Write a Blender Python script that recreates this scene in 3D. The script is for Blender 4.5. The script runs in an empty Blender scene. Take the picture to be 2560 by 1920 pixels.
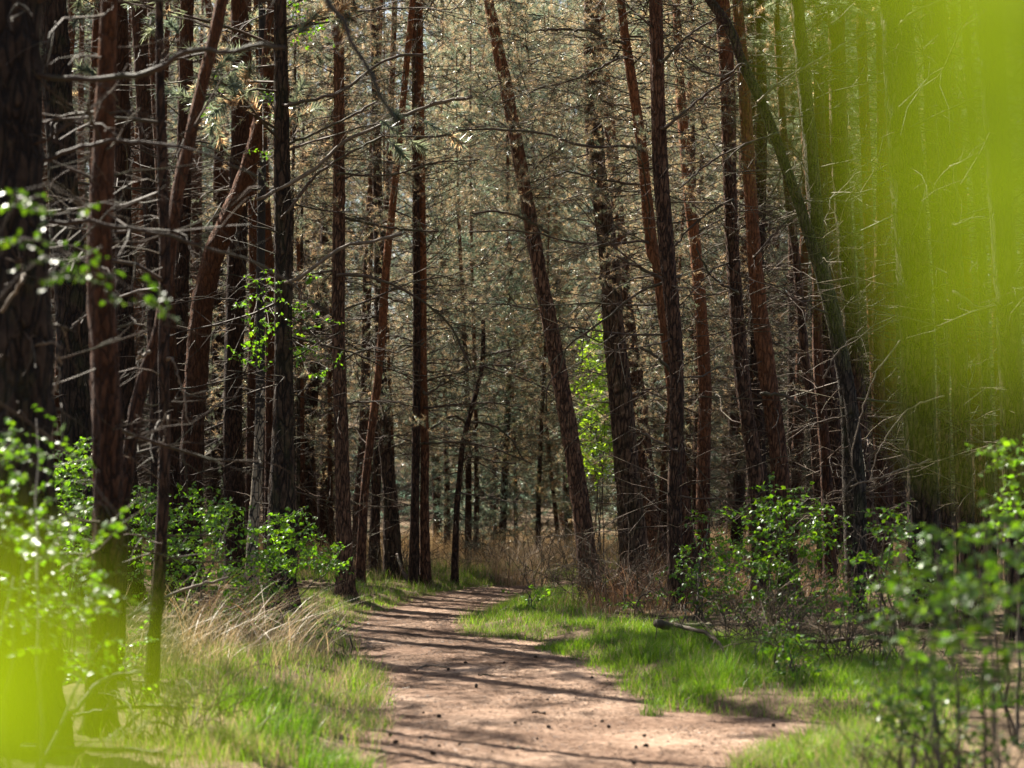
import bpy, math, random
import numpy as np
from mathutils import Vector, Matrix

PI = math.pi
scene = bpy.context.scene
col = scene.collection

# ------------------------------------------------------------------ camera, sky, sun, exposure
EYE = 1.7
FPX = 4978.0                      # focal length in photo pixels (photo is 2560 wide)
CX, HY = 1280.0, 1190.0           # principal column and horizon row in the photo
cam = bpy.data.cameras.new("camera")
cam.sensor_width = 36.0
cam.lens = FPX / 2560.0 * 36.0
cam.shift_y = (HY - 960.0) / 2560.0
cam.clip_start = 0.05
cam.clip_end = 600.0
cam.dof.use_dof = True
cam.dof.focus_distance = 24.0
cam.dof.aperture_fstop = 2.0
cam.dof.aperture_blades = 0
cam_o = bpy.data.objects.new("camera", cam)
cam_o.location = (0, 0, EYE)
cam_o.rotation_euler = (PI / 2, 0, 0)
col.objects.link(cam_o)
scene.camera = cam_o

SUN_AZ = math.radians(-42)        # sun stands ahead and to the left
SUN_EL = math.radians(50)
to_sun = Vector((math.sin(SUN_AZ) * math.cos(SUN_EL), math.cos(SUN_AZ) * math.cos(SUN_EL), math.sin(SUN_EL)))
world = bpy.data.worlds.new("World")
scene.world = world
world.use_nodes = True
wn = world.node_tree
sky = wn.nodes.new("ShaderNodeTexSky")
sky.sky_type = 'NISHITA'
sky.sun_disc = False
sky.sun_elevation = SUN_EL
sky.sun_rotation = SUN_AZ
sky.dust_density = 2.5
sky.ozone_density = 0.5
bg = wn.nodes["Background"]
wn.links.new(sky.outputs[0], bg.inputs[0])
bg.inputs[1].default_value = 0.05
sun = bpy.data.lights.new("sun", 'SUN')
sun.energy = 5.0
sun.angle = math.radians(0.5)
sun.color = (1.0, 0.94, 0.82)
sun_o = bpy.data.objects.new("sun", sun)
sun_o.rotation_euler = (-to_sun).to_track_quat('-Z', 'Y').to_euler()
sun_o.location = (-20, 30, 40)
col.objects.link(sun_o)

vs = scene.view_settings
vs.view_transform = 'Standard'
vs.look = 'None'
vs.exposure = 2.05
vs.gamma = 1.0
vs.use_curve_mapping = False
scene.render.engine = 'CYCLES'
cy = scene.cycles
cy.max_bounces = 7
cy.diffuse_bounces = 3
cy.glossy_bounces = 2
cy.transmission_bounces = 4
cy.transparent_max_bounces = 4
cy.sample_clamp_indirect = 4.0
cy.caustics_reflective = False
cy.caustics_refractive = False
cy.use_denoising = True
try:
    cy.denoiser = 'OPENIMAGEDENOISE'
    cy.denoising_prefilter = 'ACCURATE'
except Exception:
    pass


# ------------------------------------------------------------------ helpers
def pt(px, py, d):
    """a pixel of the photo at a distance d -> world point"""
    return np.array([(px - CX) * d / FPX, d, EYE - (py - HY) * d / FPX])


def smooth(a, b, x):
    t = np.clip((x - a) / (b - a), 0, 1)
    return t * t * (3 - 2 * t)


EDGE = np.array([  # distance, left edge, right edge of the path (metres)
    [-6, -0.9, 1.5], [5, -0.85, 1.45], [11.5, -0.76, 1.45], [12.6, -0.83, 1.75], [13.1, -0.85, 2.15], [13.7, -0.88, 2.2], [14.4, -0.93, 1.05],
    [16.6, -1.08, 0.82], [18, -1.25, 0.62], [19.6, -1.5, 0.28], [20.6, -1.62, 0.05], [21.3, -1.7, -0.5], [22.9, -1.82, -0.62],
    [24.9, -1.62, -0.35], [26.4, -1.38, -0.08], [28.2, -1.2, 0.3], [30, -0.6, 1.2], [31.5, 0.6, 2.6], [33, 2.2, 3.2], [34, 2.6, 2.7]])


def edges(y):
    return np.interp(y, EDGE[:, 0], EDGE[:, 1]), np.interp(y, EDGE[:, 0], EDGE[:, 2])


def outside(x, y):
    """metres outside the path (negative on it)"""
    l, r = edges(y)
    s = np.maximum(l - x, x - r)
    s = np.where(y > 33.5, np.maximum(s, 0) + (y - 33.5), s)
    return s


def lumps(x, y, f=1.0):
    return (np.sin(x * 1.7 * f + 0.6 * np.sin(y * 1.1 * f)) * np.sin(y * 1.3 * f + 1.1) * 0.5
            + np.sin(x * 3.9 * f + y * 2.3 * f + 2.0) * 0.25 + np.sin(x * 7.1 * f - y * 5.9 * f) * 0.12)


def gz(x, y):
    x = np.asarray(x, float); y = np.asarray(y, float)
    s = outside(x, y) + 0.10 * np.sin(y * 4.3 + x) + 0.07 * np.sin(y * 9.7 - x * 2)
    z = -0.04 + 0.16 * smooth(-0.12, 0.9, s)
    z = z + lumps(x, y) * 0.07 * smooth(0.2, 1.6, s)
    z = z + 0.035 * np.maximum(0, y - 42) ** 1.1 * smooth(42, 60, y)
    return z


def link(o):
    col.objects.link(o)
    return o


def mesh_np(name, V, polys, mat=None, cols=None, smooth_=True):
    """V (n,3); polys: list of int arrays (m,k)"""
    me = bpy.data.meshes.new(name)
    V = np.ascontiguousarray(V, np.float32)
    polys = [np.asarray(p, np.int32) for p in polys if len(p)]
    me.vertices.add(len(V))
    me.vertices.foreach_set("co", V.ravel())
    nl = sum(p.size for p in polys)
    npoly = sum(len(p) for p in polys)
    me.loops.add(nl)
    me.polygons.add(npoly)
    me.loops.foreach_set("vertex_index", np.concatenate([p.ravel() for p in polys]).astype(np.int32))
    tot = np.concatenate([np.full(len(p), p.shape[1], np.int32) for p in polys])
    start = np.concatenate([[0], np.cumsum(tot)[:-1]]).astype(np.int32)
    me.polygons.foreach_set("loop_start", start)
    if smooth_:
        me.polygons.foreach_set("use_smooth", np.ones(npoly, bool))
    if cols is not None:
        a = me.attributes.new("tint", 'FLOAT_COLOR', 'POINT')
        c = np.ones((len(V), 4), np.float32)
        c[:, :3] = cols
        a.data.foreach_set("color", c.ravel())
    me.update(calc_edges=True)
    if mat:
        me.materials.append(mat)
    return me


class Geo:
    """collects vertex / polygon arrays into one mesh"""

    def __init__(self):
        self.V, self.P, self.C, self.n = [], {}, [], 0

    def add(self, V, polys, cols=None):
        V = np.asarray(V, float)
        for p in polys:
            p = np.asarray(p)
            if len(p):
                self.P.setdefault(p.shape[1], []).append(p + self.n)
        self.V.append(V)
        c = np.ones((len(V), 3)) if cols is None else np.broadcast_to(np.asarray(cols, float), (len(V), 3))
        self.C.append(c)
        self.n += len(V)

    def mesh(self, name, mat, off=(0, 0, 0), smooth_=True):
        V = np.concatenate(self.V) - np.asarray(off)
        return mesh_np(name, V, [np.concatenate(v) for v in self.P.values()], mat, np.concatenate(self.C), smooth_)


def tubes(P, R, sides=3, cap=False):
    """P (B,M,3) centre lines, R (B,M) radii -> V, [quads]"""
    P = np.asarray(P, float); R = np.asarray(R, float)
    B, M, _ = P.shape
    T = np.gradient(P, axis=1)
    T /= np.linalg.norm(T, axis=2, keepdims=True) + 1e-9
    mean = P[:, -1] - P[:, 0]
    mean /= np.linalg.norm(mean, axis=1, keepdims=True) + 1e-9
    ref = np.where(np.abs(mean[:, 2:3]) > 0.8, np.array([[1.0, 0, 0]]), np.array([[0, 0, 1.0]]))
    ref = np.repeat(ref[:, None, :], M, 1)
    U = np.cross(ref, T); U /= np.linalg.norm(U, axis=2, keepdims=True) + 1e-9
    W = np.cross(T, U)
    a = np.arange(sides) / sides * 2 * PI
    V = P[:, :, None, :] + R[:, :, None, None] * (U[:, :, None, :] * np.cos(a)[None, None, :, None] + W[:, :, None, :] * np.sin(a)[None, None, :, None])
    V = V.reshape(-1, 3)
    b = np.arange(B)[:, None, None] * M * sides
    m = np.arange(M - 1)[None, :, None] * sides
    s = np.arange(sides)[None, None, :]
    s2 = (s + 1) % sides
    q = np.stack([b + m + s, b + m + s2, b + m + sides + s2, b + m + sides + s], -1).reshape(-1, 4)
    polys = [q]
    if cap:
        end = (np.arange(B)[:, None] * M * sides + (M - 1) * sides + np.arange(sides)[None, :])
        st = (np.arange(B)[:, None] * M * sides + np.arange(sides)[None, ::-1])
        polys += [end, st]
    return V, polys


def unit(v):
    return v / (np.linalg.norm(v, axis=-1, keepdims=True) + 1e-9)


def grow(P0, D, L, M, rng, wander=0.15, droop=0.0):
    """B curves from P0 along D with length L -> (B,M,3)"""
    B = len(P0)
    P = np.zeros((B, M, 3)); P[:, 0] = P0
    d = unit(np.asarray(D, float))
    step = (np.asarray(L) / (M - 1))[:, None]
    droop = np.broadcast_to(np.asarray(droop, float), (B,))
    for i in range(1, M):
        P[:, i] = P[:, i - 1] + d * step
        d = d + rng.normal(0, wander, (B, 3))
        d[:, 2] -= droop / (M - 1)
        d = unit(d)
    return P


def along(P, t):
    """points and tangents at parameters t (B,K) of curves P (B,M,3)"""
    B, M, _ = P.shape
    f = np.clip(t, 0, 0.999) * (M - 1)
    i = f.astype(int); w = (f - i)[..., None]
    bi = np.arange(B)[:, None]
    a, b = P[bi, i], P[bi, i + 1]
    return a * (1 - w) + b * w, unit(b - a)


def side_dirs(T, ang, rng):
    """directions leaving tangents T at angle ang with random azimuth"""
    r = unit(np.cross(T, unit(rng.normal(0, 1, T.shape))))
    ang = np.asarray(ang)[..., None]
    return unit(T * np.cos(ang) + r * np.sin(ang))


def catmull(pts, n):
    """smooth curve through pts (k,c) sampled at n points by arc length"""
    p = np.asarray(pts, float)
    if len(p) == 2:
        return p[0] + (p[1] - p[0]) * np.linspace(0, 1, n)[:, None]
    q = np.vstack([2 * p[0] - p[1], p, 2 * p[-1] - p[-2]])
    out = []
    for i in range(len(p) - 1):
        a, b, c, d = q[i:i + 4]
        t = np.linspace(0, 1, 17)[:-1, None]
        out.append(0.5 * ((2 * b) + (-a + c) * t + (2 * a - 5 * b + 4 * c - d) * t ** 2 + (-a + 3 * b - 3 * c + d) * t ** 3))
    out.append(p[-1:])
    o = np.vstack(out)
    s = np.concatenate([[0], np.cumsum(np.linalg.norm(np.diff(o[:, :3], axis=0), axis=1))])
    u = np.linspace(0, s[-1], n)
    return np.stack([np.interp(u, s, o[:, k]) for k in range(o.shape[1])], 1)


def blades(base, h, w, az, lean, colr, rows=3, rng=None):
    """grass blades: base (N,3), height, width, azimuth, lean 0..1"""
    N = len(base)
    fr = np.linspace(0, 1, rows)
    dirv = np.stack([np.cos(az), np.sin(az), np.zeros(N)], 1)
    sidev = np.stack([-np.sin(az), np.cos(az), np.zeros(N)], 1)
    ta = (rng.uniform(0, 2 * PI, N) if rng is not None else az)
    sidev = np.stack([np.cos(ta), np.sin(ta), np.zeros(N)], 1)
    V = []
    for f in fr:
        out = lean * h * f ** 1.8
        up = h * f * (1 - 0.45 * lean * f)
        c = base + dirv * out[:, None] + np.array([0, 0, 1.0]) * up[:, None]
        ww = w * (1 - f) ** 0.6 * 0.5
        if f < 1:
            V += [c - sidev * ww[:, None], c + sidev * ww[:, None]]
        else:
            V += [c]
    nv = len(V)
    V = np.stack(V, 1).reshape(-1, 3)
    b = np.arange(N)[:, None] * nv
    qs = [b + np.array([2 * i, 2 * i + 1, 2 * i + 3, 2 * i + 2]) for i in range(rows - 2)]
    k = 2 * (rows - 2)
    tri = b + np.array([k, k + 1, k + 2])
    return V, [np.concatenate(qs) if qs else np.zeros((0, 4), int), tri], np.repeat(colr, nv, 0)


def leaves(c, axis, nrm, size, wid, colr, fold=0.25, curl=0.15):
    """ovate folded leaves, 9 vertices each"""
    N = len(c)
    ax = unit(axis)
    sd = unit(np.cross(nrm, ax))
    n = np.cross(ax, sd)
    S = size[:, None]
    rows = []
    for (t, hw, up) in ((0.0, 0, 0), (0.28, .5, 0), (0.62, .40, -.3), (1.0, 0, -1)):
        base = c + ax * S * t + n * S * curl * up
        if hw == 0:
            rows.append(base)
        else:
            off = sd * S * wid * hw
            lift = n * S * wid * hw * fold
            rows += [base - off + lift, base, base + off + lift]
    V = np.stack(rows, 1).reshape(-1, 3)          # b, L1,c1,R1, L2,c2,R2, tip
    b = np.arange(N)[:, None] * 8
    tri = np.concatenate([b + np.array(x) for x in ([0, 2, 1], [0, 3, 2], [4, 5, 7], [5, 6, 7])])
    quad = np.concatenate([b + np.array(x) for x in ([1, 2, 5, 4], [2, 3, 6, 5])])
    return V, [tri, quad], np.repeat(colr, 8, 0)


# ------------------------------------------------------------------ materials
class NT:
    def __init__(self, name):
        self.m = bpy.data.materials.new(name)
        self.m.use_nodes = True
        self.t = self.m.node_tree
        self.t.nodes.clear()

    def n(self, typ, ins=None, **props):
        nd = self.t.nodes.new(typ)
        for k, v in props.items():
            setattr(nd, k, v)
        for k, v in (ins or {}).items():
            self.set(nd, k, v)
        return nd

    def set(self, nd, k, v):
        s = nd.inputs[k]
        if isinstance(v, bpy.types.NodeSocket):
            self.t.links.new(v, s)
        elif isinstance(v, bpy.types.Node):
            self.t.links.new(v.outputs[0], s)
        else:
            if hasattr(s.default_value, '__len__') and not isinstance(v, str):
                v = tuple(v) + ((1.0,) if len(s.default_value) == 4 and len(v) == 3 else ())
            s.default_value = v

    def ramp(self, fac, stops):
        nd = self.n("ShaderNodeValToRGB")
        el = nd.color_ramp.elements
        while len(el) < len(stops):
            el.new(0.5)
        for e, (p, c) in zip(el, stops):
            e.position = p
            e.color = tuple(c) + (1,) if len(c) == 3 else c
        self.t.links.new(fac, nd.inputs[0])
        return nd.outputs[0]

    def noise(self, vec, scale, detail=4, rough=0.6, dist=0.0):
        nd = self.n("ShaderNodeTexNoise", {"Scale": scale, "Detail": detail, "Roughness": rough, "Distortion": dist})
        if vec is not None:
            self.t.links.new(vec, nd.inputs["Vector"])
        return nd.outputs["Fac"]

    def mix(self, f, a, b, mode='MIX'):
        nd = self.n("ShaderNodeMix", data_type='RGBA', blend_type=mode)
        for k, v in ((0, f), (6, a), (7, b)):
            s = nd.inputs[k]
            if isinstance(v, bpy.types.NodeSocket):
                self.t.links.new(v, s)
            elif k == 0:
                s.default_value = v
            else:
                s.default_value = tuple(v) + ((1.0,) if len(v) == 3 else ())
        return nd.outputs[2]

    def math(self, op, a, b=0.0):
        nd = self.n("ShaderNodeMath", operation=op)
        for i, v in enumerate((a, b)):
            if isinstance(v, bpy.types.NodeSocket):
                self.t.links.new(v, nd.inputs[i])
            else:
                nd.inputs[i].default_value = v
        return nd.outputs[0]

    def coords(self, scale=(1, 1, 1), rnd=True):
        tc = self.n("ShaderNodeTexCoord")
        mp = self.n("ShaderNodeMapping", {"Scale": scale})
        self.t.links.new(tc.outputs["Object"], mp.inputs["Vector"])
        if rnd:
            oi = self.n("ShaderNodeObjectInfo")
            k = self.math('MULTIPLY', oi.outputs["Random"], 37.0)
            cx = self.n("ShaderNodeCombineXYZ", {0: k, 1: k, 2: k})
            self.t.links.new(cx.outputs[0], mp.inputs["Location"])
        return mp.outputs[0]

    def out(self, shader, disp=None):
        o = self.n("ShaderNodeOutputMaterial")
        self.t.links.new(shader, o.inputs["Surface"])
        return self.m


def mat_bark(name, dark, mid, light, upper, z0, z1, vscale=1.0, moss=0.0):
    """furrowed plates low down, flaky orange bark higher up"""
    t = NT(name)
    v = t.coords((1, 1, 0.22))
    v2 = t.coords((1, 1, 0.55))
    vor = t.n("ShaderNodeTexVoronoi", {"Scale": 26 * vscale}, feature='DISTANCE_TO_EDGE')
    wob = t.noise(v, 14, 3)
    wv = t.n("ShaderNodeMixRGB", {0: 0.08}); t.t.links.new(v, wv.inputs[1]); t.t.links.new(wob, wv.inputs[2])
    t.t.links.new(wv.outputs[0], vor.inputs["Vector"])
    crack = t.ramp(vor.outputs["Distance"], [(0.0, (0, 0, 0)), (0.14, (1, 1, 1))])
    n1 = t.noise(v2, 22, 6, .65)
    n2 = t.noise(v2, 3.0, 3, .5)
    base = t.ramp(n1, [(0.28, dark), (0.5, mid), (0.72, light)])
    base = t.mix(crack, dark, base)
    # flaky orange bark towards the top
    n3 = t.noise(v2, 34, 5, .7)
    up = t.ramp(n3, [(0.3, tuple(c * 0.45 for c in upper)), (0.55, upper), (0.75, tuple(min(1, c * 1.5) for c in upper))])
    tc = t.n("ShaderNodeTexCoord")
    sx = t.n("ShaderNodeSeparateXYZ"); t.t.links.new(tc.outputs["Object"], sx.inputs[0])
    zz = t.math('ADD', sx.outputs[2], t.math('MULTIPLY', t.math('SUBTRACT', n2, 0.5), 3.5))
    mr = t.n("ShaderNodeMapRange", {"From Min": z0, "From Max": z1}); t.t.links.new(zz, mr.inputs[0])
    c = t.mix(mr.outputs[0], base, up)
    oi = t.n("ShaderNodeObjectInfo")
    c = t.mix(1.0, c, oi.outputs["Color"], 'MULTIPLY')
    if moss > 0:
        gm = t.ramp(t.noise(v2, 5, 4), [(0.5, (0, 0, 0)), (0.68, (moss,) * 3)])
        c = t.mix(gm, c, (0.055, 0.065, 0.022))
    h = t.math('ADD', t.math('MULTIPLY', crack, 0.7), t.math('MULTIPLY', n1, 0.5))
    bp = t.n("ShaderNodeBump", {"Strength": 1.0, "Distance": 0.035, "Height": h})
    p = t.n("ShaderNodeBsdfPrincipled", {"Base Color": c, "Roughness": 0.85, "Specular IOR Level": 0.25, "Normal": bp.outputs[0]})
    return t.out(p.outputs[0])


def mat_twig(name, a, b, algae=None):
    t = NT(name)
    v = t.coords((1, 1, 1))
    c = t.ramp(t.noise(v, 9, 4), [(0.3, a), (0.7, b)])
    if algae:
        c = t.mix(t.ramp(t.noise(v, 3.1, 3), [(0.45, (0, 0, 0)), (0.62, (.8, .8, .8))]), c, algae)
    bp = t.n("ShaderNodeBump", {"Strength": 0.5, "Distance": 0.006, "Height": t.noise(v, 70, 3)})
    p = t.n("ShaderNodeBsdfPrincipled", {"Base Color": c, "Roughness": 0.7, "Specular IOR Level": 0.3, "Normal": bp.outputs[0]})
    return t.out(p.outputs[0])


def mat_leaf(name, gain=1.0, trans=0.45, rough=0.45, tcol=(1.5, 1.35, 0.35), spec=0.5):
    """leaf, needle or grass blade: tint attribute, light also passes through"""
    t = NT(name)
    at = t.n("ShaderNodeAttribute", attribute_name="tint")
    oi = t.n("ShaderNodeObjectInfo")
    c = t.mix(1.0, at.outputs["Color"], oi.outputs["Color"], 'MULTIPLY')
    v = t.coords((1, 1, 1), False)
    k = t.ramp(t.noise(v, 60, 2), [(0.3, (0.8 * gain,) * 3), (0.7, (1.15 * gain,) * 3)])
    c = t.mix(1.0, c, k, 'MULTIPLY')
    tcn = t.mix(1.0, c, tcol, 'MULTIPLY')
    p = t.n("ShaderNodeBsdfPrincipled", {"Base Color": c, "Roughness": rough, "Specular IOR Level": spec})
    tr = t.n("ShaderNodeBsdfTranslucent", {"Color": tcn})
    mx = t.n("ShaderNodeMixShader", {0: trans})
    t.t.links.new(p.outputs[0], mx.inputs[1]); t.t.links.new(tr.outputs[0], mx.inputs[2])
    return t.out(mx.outputs[0])


M = {}
M['bark'] = mat_bark("pine_bark", (0.020, 0.011, 0.007), (0.090, 0.046, 0.027), (0.18, 0.105, 0.064), (0.22, 0.088, 0.038), 5.0, 9.0)
M['bark_red'] = mat_bark("red_pine_bark", (0.022, 0.010, 0.006), (0.095, 0.041, 0.021), (0.175, 0.088, 0.048), (0.21, 0.082, 0.033), 1.5, 5.0)
M['bark_dark'] = mat_bark("old_pine_bark", (0.012, 0.007, 0.005), (0.060, 0.035, 0.021), (0.12, 0.076, 0.048), (0.10, 0.05, 0.03), 6, 10, .7, .3)
M['bark_grey'] = mat_bark("grey_pine_bark", (0.018, 0.014, 0.010), (0.075, 0.055, 0.040), (0.15, 0.12, 0.09), (0.15, 0.075, 0.045), 5, 9, 1.0, .45)
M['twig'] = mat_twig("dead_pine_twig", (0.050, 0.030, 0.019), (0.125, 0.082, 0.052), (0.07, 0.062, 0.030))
M['twig_shade'] = mat_twig("shaded_pine_twig", (0.030, 0.018, 0.011), (0.075, 0.048, 0.030), (0.045, 0.042, 0.020))  # darker copy of the twig: shade of the left wood in its colour
M['branch_shade'] = mat_twig("shaded_pine_branch", (0.028, 0.017, 0.011), (0.07, 0.045, 0.029), (0.04, 0.038, 0.018))  # same for branches, the left wood's shade put into the colour
M['branch'] = mat_twig("pine_branch_bark", (0.045, 0.028, 0.02), (0.12, 0.08, 0.055), (0.065, 0.062, 0.028))
M['pale_wood'] = mat_twig("pale_sunlit_wood", (0.08, 0.058, 0.04), (0.19, 0.145, 0.10))  # pale dead wood, with the sun on bare boughs put into its colour
M['stem'] = mat_twig("shrub_stem_bark", (0.04, 0.03, 0.022), (0.11, 0.085, 0.06))
M['needle'] = mat_leaf("pine_needles", 1.25, 0.52, 0.30, (1.65, 1.52, 1.1), .9)
M['leaf'] = mat_leaf("spring_leaves", 1.0, 0.5, 0.38, (1.9, 1.75, 0.35), .5)
M['grass'] = mat_leaf("grass_blades", 1.0, 0.5, 0.45, (1.6, 1.45, 0.35), .4)
M['straw'] = mat_leaf("dry_grass_stalks", 1.0, 0.35, 0.5, (1.1, 1.0, 0.8), .4)


def mat_birch():
    t = NT("birch_bark")
    v = t.coords((1, 1, 0.35)); v2 = t.coords((1, 1, 1.6))
    n1 = t.noise(v2, 6, 5, .6, .6)
    vor = t.n("ShaderNodeTexVoronoi", {"Scale": 13}, feature='DISTANCE_TO_EDGE'); t.t.links.new(v, vor.inputs["Vector"])
    crack = t.ramp(vor.outputs["Distance"], [(0.03, (0, 0, 0)), (0.10, (1, 1, 1))])
    white = t.ramp(t.noise(v2, 25, 4), [(0.3, (0.24, 0.19, 0.13)), (0.7, (0.48, 0.40, 0.29))])
    dark = (0.02, 0.016, 0.012)
    tc = t.n("ShaderNodeTexCoord")
    sx = t.n("ShaderNodeSeparateXYZ"); t.t.links.new(tc.outputs["Object"], sx.inputs[0])
    mr = t.n("ShaderNodeMapRange", {"From Min": 1.6, "From Max": 4.2, "To Min": 0.28, "To Max": 0.95}); t.t.links.new(sx.outputs[2], mr.inputs[0])
    blk = t.math('GREATER_THAN', t.math('ADD', mr.outputs[0], t.math('MULTIPLY', t.math('SUBTRACT', n1, 0.5), 1.3)), 0.5)
    c = t.mix(blk, t.mix(crack, dark, white), dark)
    bp = t.n("ShaderNodeBump", {"Strength": 0.8, "Distance": 0.01, "Height": crack})
    p = t.n("ShaderNodeBsdfPrincipled", {"Base Color": c, "Roughness": 0.7, "Normal": bp.outputs[0]})
    return t.out(p.outputs[0])


M['birch'] = mat_birch()


def mat_ground(name, cols, fine):
    t = NT(name)
    v = t.coords((1, 1, 1), False)
    a = t.noise(v, 0.9, 5, .6)
    b = t.noise(v, fine, 5, .7)
    c_ = t.noise(v, fine * 6, 3, .7)
    k = t.math('ADD', t.math('MULTIPLY', a, 0.45), t.math('ADD', t.math('MULTIPLY', b, 0.35), t.math('MULTIPLY', c_, 0.2)))
    c = t.ramp(k, cols)
    vor = t.n("ShaderNodeTexVoronoi", {"Scale": fine * 2.2}); t.t.links.new(v, vor.inputs["Vector"])
    spk = t.ramp(vor.outputs["Distance"], [(0.10, (0.55, 0.5, 0.45)), (0.28, (1, 1, 1))])
    c = t.mix(1.0, c, spk, 'MULTIPLY')
    h = t.math('ADD', t.math('MULTIPLY', b, 1.0), t.math('MULTIPLY', c_, 0.45))
    bp = t.n("ShaderNodeBump", {"Strength": 0.8, "Distance": 0.03, "Height": h})
    p = t.n("ShaderNodeBsdfPrincipled", {"Base Color": c, "Roughness": 0.95, "Specular IOR Level": 0.15, "Normal": bp.outputs[0]})
    return t.out(p.outputs[0])


M['path'] = mat_ground("sandy_needle_path", [(0.36, (0.072, 0.040, 0.026)), (0.46, (0.16, 0.098, 0.066)), (0.55, (0.285, 0.193, 0.137)), (0.66, (0.46, 0.345, 0.265))], 16)
M['ground'] = mat_ground("forest_floor", [(0.34, (0.035, 0.025, 0.015)), (0.48, (0.10, 0.07, 0.04)), (0.58, (0.19, 0.13, 0.085)), (0.70, (0.30, 0.23, 0.16))], 14)


def mat_plain(name, a, b, sc, rough=0.7):
    t = NT(name)
    c = t.ramp(t.noise(t.coords(), sc, 4), [(0.3, a), (0.7, b)])
    p = t.n("ShaderNodeBsdfPrincipled", {"Base Color": c, "Roughness": rough})
    return t.out(p.outputs[0])


M['cone'] = mat_plain("pine_cone_scales", (0.018, 0.011, 0.008), (0.06, 0.036, 0.024), 60)
M['soil'] = mat_plain("dug_soil", (0.012, 0.008, 0.006), (0.05, 0.032, 0.022), 30, .95)


# ------------------------------------------------------------------ objects with names
def obj(name, me, parent=None, loc=(0, 0, 0), kind=None, label=None, color=None):
    o = bpy.data.objects.new(name, me)
    o.location = loc
    link(o)
    if parent is not None:
        o.parent = parent
    if kind:
        o["kind"] = kind
    if label:
        o["label"] = label
    if color is not None:
        o.color = tuple(color) + (1.0,)
    return o


def tag(o, label, cat, group=None):
    o["label"] = label
    o["category"] = cat
    if group:
        o["group"] = group
    return o


def thing(name, label, cat, loc, group=None):
    o = link(bpy.data.objects.new(name, None))
    o.empty_display_size = 0.2
    o.location = loc
    return tag(o, label, cat, group)


# ------------------------------------------------------------------ ground and path
def build_ground():
    xs = np.concatenate([np.linspace(-120, -9, 38)[:-1], np.linspace(-9, 9, 181), np.linspace(9, 120, 38)[1:]])
    ys = np.concatenate([np.linspace(-30, 8, 20)[:-1], np.linspace(8, 36, 321), np.linspace(36, 140, 60)[1:]])
    X, Y = np.meshgrid(xs, ys)
    Z = gz(X, Y)
    rng = np.random.default_rng(3)
    Z += rng.normal(0, 0.008, Z.shape) * (outside(X, Y) > 0.2)
    V = np.stack([X, Y, Z], -1).reshape(-1, 3)
    nx, ny = len(xs), len(ys)
    i = np.arange(nx - 1)[None, :] + np.arange(ny - 1)[:, None] * nx
    q = np.stack([i, i + 1, i + nx + 1, i + nx], -1).reshape(-1, 4)
    obj("ground", mesh_np("ground", V, [q], M['ground']), kind="structure")
    # the path: a trodden sheet a little above the bed
    ys = np.linspace(-5, 33.6, 560)
    u = np.linspace(0, 1, 45)
    l, r = edges(ys)
    X = (l - 0.45)[:, None] + (r - l + 0.9)[:, None] * u[None, :]
    Y = np.repeat(ys[:, None], len(u), 1)
    Z = 0.0 + lumps(X, Y, 1.4) * 0.018 + lumps(X * 3 + 5, Y * 3) * 0.007 + rng.normal(0, 0.0035, X.shape)
    V = np.stack([X, Y, Z], -1).reshape(-1, 3)
    nx, ny = len(u), len(ys)
    i = np.arange(nx - 1)[None, :] + np.arange(ny - 1)[:, None] * nx
    q = np.stack([i, i + 1, i + nx + 1, i + nx], -1).reshape(-1, 4)
    obj("path", mesh_np("path", V, [q], M['path']), kind="structure")


build_ground()


# ------------------------------------------------------------------ trees
def trunk_mesh(name, C, R, sides, mat, rng, rough=0.07, off=(0, 0, 0)):
    """C (n,3), R (n,) -> bark-rough trunk with a flared foot"""
    V, polys = tubes(C[None], R[None], sides, cap=True)
    n = len(C)
    A = np.arange(sides) / sides * 2 * PI
    z = np.arange(n)[:, None] * 1.0
    ph = rng.uniform(0, 6, 8)
    bump = (np.sin(3 * A[None] + z * .05 + ph[0]) * .35 + np.sin(5 * A[None] - z * .09 + ph[1]) * .3 + np.sin(2 * A[None] + z * .21 + ph[2]) * .35
            + rng.normal(0, .75, (n, sides)))
    f = 1 + rough * bump
    c = np.repeat(C[:, None], sides, 1).reshape(-1, 3)
    V = c + (V - c) * f.reshape(-1, 1)
    return mesh_np(name, V - np.asarray(off), polys, mat)


def dead_twigs(rng, zf, n, lo, hi, r_at, axis_at, length=(0.25, 1.6), subs=3, up=(-.35, .45), thick=1.0, side_bias=None):
    """dead side branches round a trunk; returns list of (P,R) batches"""
    z = rng.uniform(lo, hi, n)
    az = rng.uniform(0, 2 * PI, n)
    if side_bias is not None:
        az = rng.normal(side_bias, 1.1, n)
    el = rng.uniform(up[0], up[1], n)
    D = np.stack([np.cos(az) * np.cos(el), np.sin(az) * np.cos(el), np.sin(el)], 1)
    L = length[0] + (length[1] - length[0]) * rng.random(n) ** 1.7
    P0 = axis_at(z)
    P = grow(P0, D, L, 5, rng, .16, rng.uniform(-.2, .5, n))
    r0 = (0.0045 + 0.006 * L / length[1]) * thick
    R = r0[:, None] * np.linspace(1, .35, 5)[None]
    out = [(P, R)]
    if subs:
        t = rng.uniform(.25, .95, (n, subs))
        Q, T = along(P, t)
        D2 = side_dirs(T, rng.uniform(.4, 1.1, (n, subs)), rng)
        L2 = (L[:, None] * rng.uniform(.15, .5, (n, subs))).ravel()
        P2 = grow(Q.reshape(-1, 3), D2.reshape(-1, 3), L2, 4, rng, .22, rng.uniform(-.1, .5, n * subs))
        R2 = np.repeat(r0 * .45, subs)[:, None] * np.linspace(1, .5, 4)[None]
        out.append((P2, R2))
    return out


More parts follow.
